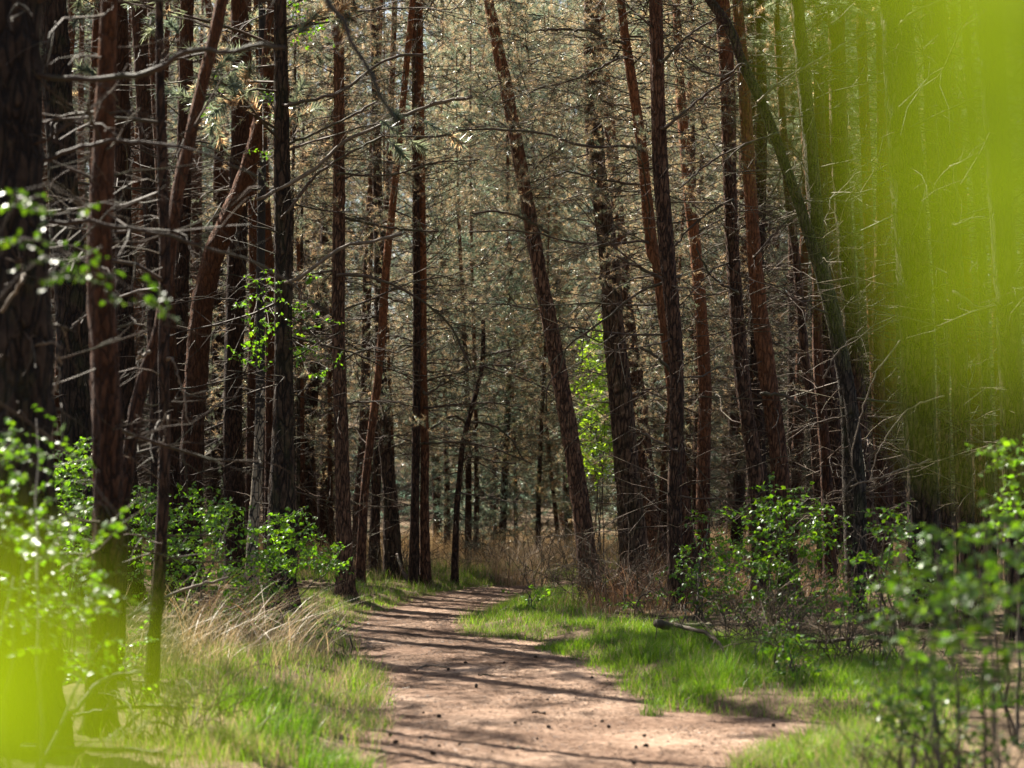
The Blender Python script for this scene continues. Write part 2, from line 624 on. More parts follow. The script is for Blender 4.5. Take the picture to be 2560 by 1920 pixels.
def needle_tufts(g, pts, dirs, rng, n=14, ln=0.06, wd=0.004, colr=None, spread=0.9):
    """clusters of thin needles round twig ends"""
    B = len(pts)
    P = np.repeat(pts, n, 0)
    T = np.repeat(dirs, n, 0)
    P = P - T * (rng.random(B * n) * ln * 1.2)[:, None]
    D = side_dirs(T, rng.normal(spread, .3, B * n), rng)
    L = ln * rng.uniform(.6, 1.2, B * n)
    S = unit(np.cross(D, rng.normal(0, 1, (B * n, 3)))) * (wd * rng.uniform(.7, 1.3, B * n))[:, None] * .5
    V = np.stack([P - S, P + S, P + D * L[:, None]], 1).reshape(-1, 3)
    tri = np.arange(B * n * 3).reshape(-1, 3)
    c = np.repeat(np.repeat(colr, n, 0), 3, 0)
    g.add(V, [tri], c)


def green(rng, n, brown=0.25, br=1.0):
    """needle colours, some of them dead brown"""
    a = np.array([0.095, 0.130, 0.115]); b = np.array([0.17, 0.20, 0.15]); d = np.array([0.42, 0.29, 0.20])
    c = a + (b - a) * rng.random((n, 1))
    m = rng.random(n) < brown
    c[m] = d * rng.uniform(.6, 1.25, (m.sum(), 1))
    return c * br


def crown_meshes(seed, kind):
    """shared crown data: (wood mesh, needle mesh); kind 'high' canopy only or 'full' down to the ground"""
    rng = np.random.default_rng(seed)
    gw, gn = Geo(), Geo()
    if kind == 'high':
        H, lo, nb, Rm, tuft, ln, wd, nn = 6.5, 0.0, 60, 2.1, 9, .09, .010, 40
    elif kind == 'brown':
        H, lo, nb, Rm, tuft, ln, wd, nn = 12.0, 0.0, 160, 2.6, 15, .085, .0042, 12
    else:
        H, lo, nb, Rm, tuft, ln, wd, nn = 15.0, 0.25, 170, 2.4, 17, .10, .010, 13
    z = lo + (H - lo) * (np.arange(nb) + rng.random(nb)) / nb
    az = rng.uniform(0, 2 * PI, nb)
    f = (z - lo) / (H - lo)
    prof = (np.sin(PI * np.clip(f * .8 + .18, 0, 1)) if kind == 'high' else (0.55 + .45 * np.sin(PI * np.clip(f * .8 + .15, 0, 1))) * (1 - .55 * f))
    L = Rm * prof * rng.uniform(.6, 1.2, nb)
    el = rng.uniform(-.15, .35, nb) + .3 * f
    D = np.stack([np.cos(az) * np.cos(el), np.sin(az) * np.cos(el), np.sin(el)], 1)
    P0 = np.stack([np.zeros(nb), np.zeros(nb), z], 1)
    P = grow(P0, D, L, 6, rng, .12, rng.uniform(0, .5, nb))
    R = (0.006 + .010 * L / Rm)[:, None] * np.linspace(1, .3, 6)[None]
    gw.add(*tubes(P, R, 3))
    ks = {'full': 7, 'brown': 9}.get(kind, 4)
    t = rng.uniform(.2, 1.0, (nb, ks))
    Q, T = along(P, t)
    D2 = side_dirs(T, rng.uniform(.5, 1.1, (nb, ks)), rng)
    L2 = (L[:, None] * rng.uniform(.15, .45, (nb, ks))).ravel()
    P2 = grow(Q.reshape(-1, 3), D2.reshape(-1, 3), L2, 4, rng, .2, rng.uniform(-.2, .4, nb * ks))
    gw.add(*tubes(P2, np.repeat(R[:, 0] * .4, ks)[:, None] * np.linspace(1, .4, 4)[None], 3))
    t3 = 1 - rng.random((nb * ks, tuft // 3 + 1)) ** 1.5 * .9
    Q3, T3 = along(P2, t3)
    bn = np.repeat(np.clip(.75 - 1.1 * (L[:, None] * t / Rm).ravel(), .12, .6), t3.shape[1])
    n3 = len(bn)
    c = green(rng, n3, 0.0)
    dead = rng.random(n3) < (.42 if kind == 'brown' else bn * .5)
    c[dead] = np.array([.40, .295, .215]) * rng.uniform(.6, 1.2, (dead.sum(), 1))
    needle_tufts(gn, Q3.reshape(-1, 3), T3.reshape(-1, 3), rng, nn, ln, wd, c)
    return gw.mesh("crown_twigs_" + kind, M['branch']), gn.mesh("crown_needles_" + kind, M['needle'], smooth_=False)


HIGH = [crown_meshes(100 + i, 'high') for i in range(3)]
FULL = [crown_meshes(200 + i, 'full') for i in range(4)]
BROWN = [crown_meshes(300 + i, 'brown') for i in range(3)]


def add_crown(root, local, pick, sc=1.0, rz=0.0, meshes=HIGH):
    w, n = meshes[pick % len(meshes)]
    a = obj("crown", n, root, local, kind="stuff")
    b = obj("crown_twigs", w, root, local, kind="stuff")
    for o in (a, b):
        o.rotation_euler = (0, 0, rz)
        o.scale = (sc, sc, sc)
    return a


class Tree:
    pass


TREES = {}


def pine(key, label, pts, base_y=None, d=None, mat='bark', tint=1.0, twigs=40, tl=(0.25, 1.6), lo=None, crown=True, height=14.0,
         sides=14, rough=.06, nbig=6, group="pines beside the path", name="pine_tree", lean=0.0, flare=1.35, sub=3, crown_sc=1.0, crown_z=None):
    """a pine traced along its centre line: pts = (px, py, width px) from the top down to the foot"""
    seed = sum(ord(ch) * (i + 7) for i, ch in enumerate(str(key)))
    rng = np.random.default_rng(seed)
    if d is None:
        d = (EYE - .1) * FPX / (base_y - HY)
    pts = sorted(pts, key=lambda q: -q[1])
    c = [np.append(pt(x, y, d), w * .9 * d / FPX / 2) for x, y, w in pts]
    # foot
    bx, by = c[0][0], c[0][1]
    base_z = float(gz(bx, by))
    if c[0][2] > base_z + .15:
        s = (c[1][0] - c[0][0]) / max(.2, c[1][2] - c[0][2])
        bx = c[0][0] - s * (c[0][2] - base_z)
        base_z = float(gz(bx, by))
        c.insert(0, np.array([bx, by, base_z - .05, c[0][3] * 1.05]))
    else:
        bx = c[0][0]
    # top: go on beyond the frame, straightening up
    top = c[-1]
    if height and height > top[2] + 1:
        sl = (c[-1][0] - c[-2][0]) / max(.2, c[-1][2] - c[-2][2])
        dz = height - top[2]
        c.append(np.array([top[0] + sl * dz * .45, top[1] + lean, top[2] + dz * .5, top[3] * .75]))
        c.append(np.array([top[0] + sl * dz * .8, top[1] + lean * 2, height, max(.02, top[3] * .3)]))
    c = np.array(c)
    H = c[-1][2] - c[0][2]
    n = int(min(150, max(24, H / 0.11)))
    S = catmull(c, n)
    S[:, 3] *= 1 + (flare - 1) * np.exp(-np.maximum(0, S[:, 2] - base_z) / .22)
    foot = S[0].copy(); foot[2] -= .25
    S = np.vstack([foot, S])
    base = np.array([bx, by, base_z])
    root = thing(name, label, "tree", tuple(base), group)
    tr = obj("trunk", trunk_mesh("trunk", S[:, :3], S[:, 3], sides, M[mat], rng, rough, base), root, color=(tint,) * 3)  # tint also works left wood shade and brighter bend light into the bark
    T = Tree(); T.root, T.base, T.S, T.d, T.rng = root, base, S, d, rng

    def axis_at(z):
        return np.stack([np.interp(z, S[:, 2], S[:, 0]), np.interp(z, S[:, 2], S[:, 1]), z], 1)
    T.axis = axis_at
    zt = min(S[-1, 2] - .4, EYE + HY * d / FPX + 1.0)
    if twigs:
        lo_ = base_z + .9 if lo is None else EYE - (lo - HY) * d / FPX
        g = Geo()
        for P, R in dead_twigs(rng, None, twigs, lo_, zt, None, axis_at, tl, sub):
            g.add(*tubes(P, R, 3))
        obj("dead_twigs", g.mesh("dead_twigs", M['twig_shade' if 'left' in group else 'twig'], base), root, kind="stuff")
        for k in range(nbig):
            g = Geo()
            for P, R in dead_twigs(rng, None, 1, lo_ + .4, zt, None, axis_at, (tl[1] * .5, tl[1] * 1.4), 7, thick=1.7):
                g.add(*tubes(P, R, 5 if len(P) == 1 else 3))
            obj("branch", g.mesh("branch", M['branch_shade' if 'left' in group else 'branch'], base), root)
    if crown:
        cz = max(S[-1, 2] - 6.0 * crown_sc, 0) if crown_z is None else crown_z
        a = axis_at(np.array([cz]))[0]
        add_crown(root, tuple(a - base), int(rng.integers(9)), crown_sc * rng.uniform(.9, 1.15), rng.uniform(0, 6))
    TREES[key] = T
    return T


def bough(key, pts, w0, w1, depth=0.0, mat='branch', subs=8, sublen=.5, sides=6, name="branch", attach=True, label=None, d2=None, subw=.35):
    """a named branch of a tree, traced in photo pixels; starts inside its trunk"""
    T = TREES[key]
    d = T.d + depth
    k = len(pts)
    P = [pt(x, y, d + ((d2 - d) * i / (k - 1) if d2 else 0)) for i, (x, y) in enumerate(pts)]
    if attach:
        z = P[0][2] + (0.05 if k > 1 and P[1][2] > P[0][2] else 0)
        a = T.axis(np.array([z]))[0]
        P.insert(0, a)
    P = catmull(np.array(P), 26)
    rng = T.rng
    P[1:] += rng.normal(0, .006, P[1:].shape)
    R = np.linspace(w0, w1, 26) * d / FPX / 2 * (1 + rng.normal(0, .09, 26))
    g = Geo()
    V, polys = tubes(P[None], R[None], sides, cap=True)
    g.add(V, polys)
    if subs:
        t = rng.uniform(.15, .97, (1, subs))
        Q, Tn = along(P[None], t)
        D = side_dirs(Tn, rng.uniform(.4, 1.2, (1, subs)), rng)
        L = sublen * rng.uniform(.25, 1.1, subs)
        P2 = grow(Q[0], D[0], L, 5, rng, .2, rng.uniform(-.1, .7, subs))
        R2 = np.interp(t[0], [0, 1], [R[0], R[-1]])[:, None] * subw * np.linspace(1, .4, 5)[None]
        g.add(*tubes(P2, R2, 3))
        t2 = rng.uniform(.2, .9, (subs, 3))
        Q3, T3 = along(P2, t2)
        D3 = side_dirs(T3, rng.uniform(.4, 1.1, (subs, 3)), rng).reshape(-1, 3)
        P3 = grow(Q3.reshape(-1, 3), D3, np.repeat(L * .4, 3), 4, rng, .2, .3)
        g.add(*tubes(P3, np.repeat(R2[:, 0] * .5, 3)[:, None] * np.linspace(1, .5, 4)[None], 3))
    o = obj(name, g.mesh(name, M[mat], T.base), T.root, label=label)
    return P, o

LG, RG, CG = "pines left of the path", "pines right of the path", "pines round the bend of the path"
# ---- left side, front to back
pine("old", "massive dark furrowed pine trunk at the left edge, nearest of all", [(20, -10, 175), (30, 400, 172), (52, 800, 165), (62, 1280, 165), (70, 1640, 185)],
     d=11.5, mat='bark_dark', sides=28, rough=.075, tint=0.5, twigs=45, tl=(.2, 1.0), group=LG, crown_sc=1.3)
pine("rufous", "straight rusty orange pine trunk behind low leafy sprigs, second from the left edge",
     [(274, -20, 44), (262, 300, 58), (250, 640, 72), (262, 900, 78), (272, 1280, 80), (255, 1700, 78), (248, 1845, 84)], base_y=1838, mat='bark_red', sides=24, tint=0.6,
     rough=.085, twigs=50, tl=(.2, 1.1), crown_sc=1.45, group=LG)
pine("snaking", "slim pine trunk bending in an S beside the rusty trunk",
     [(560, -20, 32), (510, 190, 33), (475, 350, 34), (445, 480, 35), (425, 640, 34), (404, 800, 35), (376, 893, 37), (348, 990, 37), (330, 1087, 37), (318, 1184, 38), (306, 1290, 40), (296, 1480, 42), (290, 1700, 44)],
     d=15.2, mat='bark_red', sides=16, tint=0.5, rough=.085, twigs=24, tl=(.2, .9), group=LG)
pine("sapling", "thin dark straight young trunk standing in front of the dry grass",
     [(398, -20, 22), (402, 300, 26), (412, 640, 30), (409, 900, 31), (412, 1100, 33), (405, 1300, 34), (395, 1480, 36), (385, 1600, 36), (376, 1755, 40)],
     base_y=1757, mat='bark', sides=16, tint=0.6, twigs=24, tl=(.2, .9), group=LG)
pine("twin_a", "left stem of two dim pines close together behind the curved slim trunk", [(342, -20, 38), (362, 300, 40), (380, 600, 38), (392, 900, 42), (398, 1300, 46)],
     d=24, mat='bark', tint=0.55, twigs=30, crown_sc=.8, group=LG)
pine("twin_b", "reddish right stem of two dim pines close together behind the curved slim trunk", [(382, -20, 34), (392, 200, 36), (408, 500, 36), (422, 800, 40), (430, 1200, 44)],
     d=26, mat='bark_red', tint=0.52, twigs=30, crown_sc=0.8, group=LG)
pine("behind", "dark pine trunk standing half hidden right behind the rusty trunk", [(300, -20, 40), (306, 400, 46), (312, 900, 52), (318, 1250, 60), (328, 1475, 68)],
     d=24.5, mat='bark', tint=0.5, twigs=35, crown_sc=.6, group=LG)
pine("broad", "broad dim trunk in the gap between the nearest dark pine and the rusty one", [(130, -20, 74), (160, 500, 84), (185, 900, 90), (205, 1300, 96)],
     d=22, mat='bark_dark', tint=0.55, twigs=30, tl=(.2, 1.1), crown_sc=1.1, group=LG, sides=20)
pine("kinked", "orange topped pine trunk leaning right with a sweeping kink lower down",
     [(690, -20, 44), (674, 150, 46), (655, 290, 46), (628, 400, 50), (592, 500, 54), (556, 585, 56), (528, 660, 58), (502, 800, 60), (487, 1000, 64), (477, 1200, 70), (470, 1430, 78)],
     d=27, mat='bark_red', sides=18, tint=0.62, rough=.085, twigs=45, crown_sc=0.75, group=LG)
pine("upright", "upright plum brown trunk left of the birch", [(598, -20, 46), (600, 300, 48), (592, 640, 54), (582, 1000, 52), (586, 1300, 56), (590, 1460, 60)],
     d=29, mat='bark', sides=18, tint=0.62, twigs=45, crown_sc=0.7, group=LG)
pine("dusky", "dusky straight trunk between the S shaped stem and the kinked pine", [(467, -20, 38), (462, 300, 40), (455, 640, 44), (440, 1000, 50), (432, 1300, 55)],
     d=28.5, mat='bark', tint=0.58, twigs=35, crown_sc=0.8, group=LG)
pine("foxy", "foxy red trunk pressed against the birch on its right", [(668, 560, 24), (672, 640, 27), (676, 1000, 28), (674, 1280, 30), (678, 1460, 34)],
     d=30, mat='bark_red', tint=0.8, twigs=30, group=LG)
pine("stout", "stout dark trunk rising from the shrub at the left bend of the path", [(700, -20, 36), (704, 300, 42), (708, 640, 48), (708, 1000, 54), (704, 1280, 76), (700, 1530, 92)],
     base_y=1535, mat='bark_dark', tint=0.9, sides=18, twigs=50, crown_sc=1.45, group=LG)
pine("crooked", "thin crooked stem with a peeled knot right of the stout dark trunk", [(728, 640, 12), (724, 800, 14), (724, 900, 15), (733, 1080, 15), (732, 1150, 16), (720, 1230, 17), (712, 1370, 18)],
     d=29, mat='bark_grey', tint=1.0, sides=10, twigs=14, tl=(.15, .7), crown=False, height=8, group=LG)
pine("wand", "very thin pale stem just right of the crooked one", [(752, 700, 10), (748, 900, 11), (746, 1280, 12)],
     d=33, mat='bark_grey', tint=1.2, sides=8, twigs=14, tl=(.15, .7), crown=False, height=8, group=LG)
for k_, (px_, d_, lab_) in enumerate(((-400, 18.5, "tall unseen pine added beyond the left edge, its crown shading the path"),
                                     (-560, 21.5, "second unseen shading pine added beyond the left edge, farther back than the first"),
                                     (-330, 26, "third unseen shading pine added beyond the left edge, deepest in the wood"))):
    pine("beyond%d" % k_, lab_, [(px_ + 10, -20, 50), (px_, 600, 56), (px_ - 8, 1300, 64)], d=d_, twigs=20, group=LG, crown_sc=(.5, .7, 1.4)[k_])  # off-frame pines added so their crowns shade the path and left wood
rng_ = np.random.default_rng(5)
for k_ in range(15):  # unseen pines added for the shade their crowns throw on the left
    d_ = 24.5 + k_ * .9
    x_ = -rng_.uniform(11.5, 16.5)
    p_ = CX + x_ / d_ * FPX
    pine("outer%d" % k_, "unseen pine added outside the view to shade the left hand wood", [(p_ + 8, -20, 46), (p_, 600, 52), (p_ - 6, 1300, 60)], d=d_, twigs=0, group="added shade pines outside the view on the left",
         crown_sc=1.6, crown_z=6.0 + 2.0 * (k_ % 2), sides=10)
for k_, (x_, d_) in enumerate(((-4.5, 1), (-10.5, 11), (-14, 15), (-8, -4), (-3, -6), (2.5, -8), (5, 3), (6.5, 8), (7.5, 13), (9, 18), (10, 24), (4.5, -3), (-12, 8), (11, 12), (-13, 19), (0, -13))):  # unseen pines added round the camera to cut the sky light
    b_ = np.array([x_, d_, float(gz(x_, d_))])
    t_ = thing("pine_tree", "unseen pine added behind or beside the camera to darken the sky fill", "tree", tuple(b_), "added shade pines outside the view round the camera")
    z_ = np.linspace(-.2, 14, 30)
    r_ = np.random.default_rng(900 + k_)
    obj("trunk", trunk_mesh("trunk", np.stack([.1 * np.sin(z_ * .4 + k_), .08 * np.cos(z_ * .5), z_], 1), np.interp(z_, [-.2, .3, 14], [.19, .15, .03]), 10, M['bark'], r_), t_)
    add_crown(t_, (0, 0, 6.5 + 1.5 * (k_ % 2)), k_, 1.7, k_)
# ---- the bend
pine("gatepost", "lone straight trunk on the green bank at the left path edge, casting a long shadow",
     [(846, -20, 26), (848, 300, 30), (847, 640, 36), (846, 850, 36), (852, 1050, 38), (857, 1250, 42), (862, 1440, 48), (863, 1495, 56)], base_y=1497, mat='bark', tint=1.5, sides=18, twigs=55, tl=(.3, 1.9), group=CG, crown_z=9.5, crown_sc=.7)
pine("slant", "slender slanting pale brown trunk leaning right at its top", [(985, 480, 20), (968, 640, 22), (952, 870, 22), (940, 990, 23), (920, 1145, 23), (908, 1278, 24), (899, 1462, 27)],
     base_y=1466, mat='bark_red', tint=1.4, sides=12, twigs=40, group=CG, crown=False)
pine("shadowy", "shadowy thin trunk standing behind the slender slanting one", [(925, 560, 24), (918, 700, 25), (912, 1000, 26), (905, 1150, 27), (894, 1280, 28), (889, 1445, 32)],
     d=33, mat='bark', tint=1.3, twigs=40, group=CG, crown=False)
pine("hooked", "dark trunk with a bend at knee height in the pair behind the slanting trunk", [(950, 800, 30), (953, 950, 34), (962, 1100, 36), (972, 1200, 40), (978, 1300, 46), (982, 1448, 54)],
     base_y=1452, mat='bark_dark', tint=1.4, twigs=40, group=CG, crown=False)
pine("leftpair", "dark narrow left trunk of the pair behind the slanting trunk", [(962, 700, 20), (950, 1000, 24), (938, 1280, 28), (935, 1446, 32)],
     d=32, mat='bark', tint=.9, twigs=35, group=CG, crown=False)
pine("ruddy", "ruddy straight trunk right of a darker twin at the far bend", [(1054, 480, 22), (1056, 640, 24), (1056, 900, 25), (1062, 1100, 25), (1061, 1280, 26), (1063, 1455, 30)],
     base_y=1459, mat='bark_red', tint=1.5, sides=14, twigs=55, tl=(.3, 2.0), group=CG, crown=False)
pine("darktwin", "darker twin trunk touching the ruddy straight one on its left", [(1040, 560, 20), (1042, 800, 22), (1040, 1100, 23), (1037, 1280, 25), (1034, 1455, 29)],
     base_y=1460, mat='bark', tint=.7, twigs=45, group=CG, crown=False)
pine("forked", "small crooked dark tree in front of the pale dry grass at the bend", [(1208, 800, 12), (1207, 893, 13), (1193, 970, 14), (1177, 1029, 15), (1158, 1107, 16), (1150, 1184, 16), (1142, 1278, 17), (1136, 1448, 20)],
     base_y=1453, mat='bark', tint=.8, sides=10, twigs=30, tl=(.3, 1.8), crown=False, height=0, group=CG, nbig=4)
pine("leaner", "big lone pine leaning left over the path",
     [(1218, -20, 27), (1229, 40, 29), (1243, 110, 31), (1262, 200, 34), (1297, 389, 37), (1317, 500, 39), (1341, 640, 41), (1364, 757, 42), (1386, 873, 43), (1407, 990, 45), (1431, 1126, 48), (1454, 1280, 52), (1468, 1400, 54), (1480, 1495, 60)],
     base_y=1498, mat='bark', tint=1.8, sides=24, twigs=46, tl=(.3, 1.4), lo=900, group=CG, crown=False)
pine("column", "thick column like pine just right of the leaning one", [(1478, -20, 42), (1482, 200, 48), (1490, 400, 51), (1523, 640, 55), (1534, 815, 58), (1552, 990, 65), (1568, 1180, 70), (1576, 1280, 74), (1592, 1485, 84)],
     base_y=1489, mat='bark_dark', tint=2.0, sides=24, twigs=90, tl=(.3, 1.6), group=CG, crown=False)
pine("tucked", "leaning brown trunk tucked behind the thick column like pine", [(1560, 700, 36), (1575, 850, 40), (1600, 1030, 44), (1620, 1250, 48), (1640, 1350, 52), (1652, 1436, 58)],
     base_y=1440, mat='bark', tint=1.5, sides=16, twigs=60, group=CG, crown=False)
pine("distant_red", "bright reddish leaning trunk far behind in the clearing", [(1300, 900, 20), (1318, 985, 24), (1336, 1030, 24), (1350, 1070, 26), (1400, 1250, 30)],
     d=46, mat='bark_red', tint=1.5, twigs=20, group=CG, crown=False, height=9)
# ---- right side
pine("crosser", "reddish trunk that crosses in front of its dark neighbour and ends right of it",
     [(1550, -20, 22), (1567, 117, 26), (1585, 233, 28), (1602, 350, 29), (1614, 467, 31), (1630, 622, 34), (1645, 660, 35), (1662, 795, 37), (1681, 951, 38), (1693, 1107, 40), (1706, 1278, 44), (1738, 1505, 56)],
     base_y=1512, mat='bark_red', tint=1.25, sides=20, twigs=70, tl=(.3, 2.2), group=RG)
pine("crossed", "dark trunk whose foot stands left of the reddish one crossing it",
     [(1639, -20, 38), (1642, 117, 39), (1647, 311, 41), (1655, 467, 42), (1668, 638, 42), (1684, 800, 42), (1692, 950, 40), (1690, 1100, 38), (1686, 1278, 40), (1693, 1525, 50)],
     base_y=1530, mat='bark', tint=1.0, sides=20, twigs=70, tl=(.3, 2.2), group=RG)
pine("amber", "amber brown wavy trunk in the gap right of the crossing pair", [(1690, -20, 22), (1700, 200, 26), (1714, 390, 29), (1726, 520, 31), (1741, 640, 33), (1756, 834, 35), (1763, 990, 36), (1760, 1107, 38), (1757, 1278, 40), (1755, 1470, 46)],
     d=30, mat='bark_red', tint=1.4, sides=16, twigs=70, group=RG)
pine("steady_a", "left trunk of two parallel pines with glowing left edges", [(1802, -20, 42), (1808, 40, 42), (1820, 233, 40), (1824, 428, 38), (1832, 640, 38), (1846, 834, 40), (1860, 990, 42), (1884, 1145, 44), (1896, 1278, 46), (1902, 1450, 52)],
     d=25.5, mat='bark', tint=1.25, sides=20, twigs=60, group=RG)
pine("steady_b", "right trunk of two parallel pines with glowing left edges", [(1842, -20, 28), (1857, 155, 31), (1871, 389, 34), (1886, 640, 40), (1906, 834, 46), (1926, 990, 48), (1943, 1107, 50), (1958, 1278, 54), (1972, 1480, 60)],
     d=24.5, mat='bark_red', tint=1.2, sides=20, twigs=60, group=RG)
pine("diagonal", "dark diagonal trunk leaning from upper left down to the right hand shrubs",
     [(1752, -30, 23), (1775, 0, 25), (1828, 78, 26), (1855, 155, 27), (1902, 253, 28), (1933, 330, 29), (1968, 428, 29), (2003, 525, 30), (2038, 638, 32), (2078, 776, 35), (2097, 873, 38), (2117, 951, 38), (2129, 1029, 37), (2143, 1165, 37), (2150, 1278, 37), (2146, 1430, 39), (2143, 1545, 44)],
     base_y=1555, mat='bark_grey', tint=.8, sides=18, twigs=40, tl=(.25, 1.3), group=RG, crown=False, height=0)
pine("greyish", "greyish trunk passing behind the diagonal one", [(1992, -20, 34), (2010, 200, 38), (2025, 350, 40), (2050, 640, 42), (2086, 800, 44), (2118, 1000, 44), (2130, 1280, 48)],
     d=26, mat='bark_grey', tint=.9, sides=16, twigs=50, group=RG)
pine("flank", "straight trunk seen through the green blur right of the diagonal one", [(2090, -20, 46), (2098, 350, 48), (2116, 640, 46), (2136, 900, 48), (2160, 1250, 50)],
     d=28, mat='bark', tint=.85, sides=16, twigs=50, group=RG)
pine("cinnamon", "cinnamon coloured trunk in the lit gap left of the big right hand pine", [(2150, -20, 26), (2166, 400, 28), (2174, 640, 29), (2187, 870, 32), (2202, 1200, 36)],
     d=33, mat='bark_red', tint=1.15, twigs=60, group=RG)
pine("whip", "slim dark trunk right of the two parallel pines", [(1938, -20, 18), (1950, 200, 20), (1971, 500, 22), (1990, 640, 23), (2010, 870, 25), (2032, 1030, 27), (2050, 1280, 30)],
     d=29, mat='bark', tint=1.1, sides=12, twigs=50, group=RG)
pine("stalk", "narrow trunk with broken snags left of the diagonal trunk's lower half", [(2010, 300, 24), (2040, 640, 26), (2043, 870, 28), (2051, 990, 30), (2063, 1145, 32), (2074, 1400, 36)],
     d=27, mat='bark_red', tint=.75, sides=14, twigs=50, group=RG)
pine("plum", "plum coloured trunk wedged between the narrow snaggy trunk and the diagonal one", [(2060, 600, 34), (2070, 880, 36), (2090, 1100, 38), (2100, 1400, 42)],
     d=31, mat='bark', tint=.8, twigs=40, group=RG)
pine("giant", "biggest trunk on the right, dark and deeply furrowed behind the green blur", [(2240, -20, 84), (2258, 300, 88), (2281, 640, 92), (2294, 870, 90), (2300, 1070, 84), (2308, 1278, 88), (2315, 1600, 104)],
     d=20.5, mat='bark_dark', tint=1.0, sides=26, rough=.07, twigs=60, tl=(.3, 1.5), group=RG)
pine("narrow", "narrow trunk with a bright left edge between the biggest right hand pine and the next", [(2318, -20, 30), (2326, 300, 32), (2345, 640, 33), (2356, 900, 34), (2362, 1278, 38)],
     d=23, mat='bark', tint=.8, sides=14, twigs=50, group=RG)
pine("umber", "umber trunk second from the right edge, fading into the green blur", [(2340, -20, 44), (2362, 300, 45), (2384, 640, 46), (2394, 800, 46), (2401, 1030, 46), (2412, 1278, 50), (2420, 1600, 58)],
     d=20, mat='bark', tint=.8, sides=18, twigs=50, group=RG)
pine("edge", "dark trunk cut by the right edge of the view", [(2470, -20, 66), (2495, 400, 66), (2520, 800, 66), (2540, 1278, 70)],
     d=19, mat='bark_dark', tint=1.0, sides=18, twigs=50, group=RG)
pine("rim", "thin trunk with a silvery rim near the upper right", [(2410, -20, 22), (2430, 300, 22), (2455, 640, 24), (2468, 1000, 26), (2476, 1300, 30)],
     d=26, mat='bark_grey', tint=.9, twigs=50, group=RG)


def stump():
    T = pine("snag", "broken orange stump standing between the two trunks nearest the right edge", [(2452, 1115, 22), (2450, 1180, 27), (2448, 1280, 30), (2446, 1420, 36)], d=22, mat='bark_red', tint=1.7, sides=14, rough=.14,
             twigs=0, crown=False, height=0, group="broken snags", name="tree_stump")


stump()

# ---- named boughs
bough("old", [(40, 176), (150, 195), (300, 192), (380, 176), (450, 140), (510, 126), (580, 132), (640, 112), (712, 122)], 18, 11, 0, subs=6, sublen=.3, d2=11.0, mat='branch_shade')
bough("old", [(105, 400), (195, 369), (272, 354), (350, 354), (428, 362), (505, 381), (583, 416), (650, 445)], 12, 7, 0, subs=6, sublen=.35, d2=11.3, mat='branch_shade')
bough("old", [(120, 560), (195, 552), (311, 568), (428, 590), (505, 618), (606, 645), (680, 675), (740, 718), (790, 770)], 12, 7, 0, subs=7, sublen=.35, d2=11.6, mat='branch_shade')
bough("old", [(60, 690), (30, 740), (5, 780)], 10, 8, -.6, mat='pale_wood', subs=0, attach=True)
bough("old", [(140, 860), (148, 915), (146, 950), (126, 995)], 7, 5, -.3, mat='pale_wood', subs=1, sublen=.15)
bough("old", [(40, 30), (300, -120), (560, -170), (740, -90), (830, 10), (890, 120), (950, 230), (1000, 330)], 22, 8, 0, subs=26, sublen=.6, subw=.25, d2=10.9, mat='branch_shade')
bough("old", [(100, 700), (180, 620), (240, 560), (310, 480), (330, 400)], 6, 3, .3, subs=4, mat='branch_shade')
bough("snaking", [(350, 890), (349, 880), (346, 900)], 10, 8, -.2, mat='pale_wood', subs=0)
bough("sapling", [(430, 898), (448, 945), (462, 1000), (464, 1040), (474, 1065)], 7, 4, -.1, mat='pale_wood', subs=1, sublen=.12)
bough("sapling", [(420, 1045), (414, 1080), (396, 1130)], 6, 4, -.15, mat='pale_wood', subs=0)
bough("stout", [(640, 500), (720, 460), (790, 420), (850, 362), (967, 307), (1068, 268), (1182, 241)], 10, 9, -.4, mat='pale_wood', subs=10, sublen=.5, attach=False)
bough("stout", [(710, 540), (790, 440), (860, 390), (960, 340)], 9, 6, -.2, subs=8, sublen=.5)
bough("stout", [(720, 360), (850, 303), (943, 253)], 8, 5, .1, subs=5)
bough("stout", [(730, 260), (850, 230), (943, 163), (1005, 140), (1068, 137)], 9, 7, -.3, subs=6)
bough("stout", [(740, 700), (850, 622), (930, 604), (1005, 584)], 10, 9, -.5, mat='pale_wood', subs=4)
bough("gatepost", [(850, 435), (930, 440), (1005, 431), (1103, 404), (1200, 402)], 7, 3, -.2, subs=14, sublen=.6)
bough("gatepost", [(860, 544), (947, 564), (1020, 575), (1095, 579)], 8, 5, .1, subs=8, sublen=.5)
bough("gatepost", [(850, 687), (928, 694), (994, 718), (1068, 760), (1122, 811), (1153, 865), (1177, 920)], 9, 5, -.2, subs=16, sublen=.7)
bough("gatepost", [(860, 1010), (908, 1005), (980, 1005), (1045, 1020)], 6, 3, 0, subs=8)
bough("gatepost", [(850, 1140), (800, 1110), (760, 1090)], 6, 3, 0, subs=8)
bough("gatepost", [(850, 800), (780, 760), (700, 730)], 6, 3, 0, subs=10)
bough("gatepost", [(855, 900), (930, 870), (990, 880), (1060, 850)], 6, 3, 0, subs=10)
bough("ruddy", [(1068, 951), (1142, 932), (1231, 912), (1309, 920)], 7, 3, 0, subs=12, sublen=.6)
bough("ruddy", [(1068, 1021), (1122, 1013), (1220, 1008), (1309, 1018)], 7, 3, -.1, subs=12, sublen=.6)
bough("ruddy", [(1068, 985), (1110, 960), (1160, 935), (1190, 915)], 7, 3, -.3, subs=8, sublen=.5)
bough("ruddy", [(1068, 1110), (1140, 1106), (1230, 1120), (1330, 1160)], 7, 3, -.1, subs=14, sublen=.7)
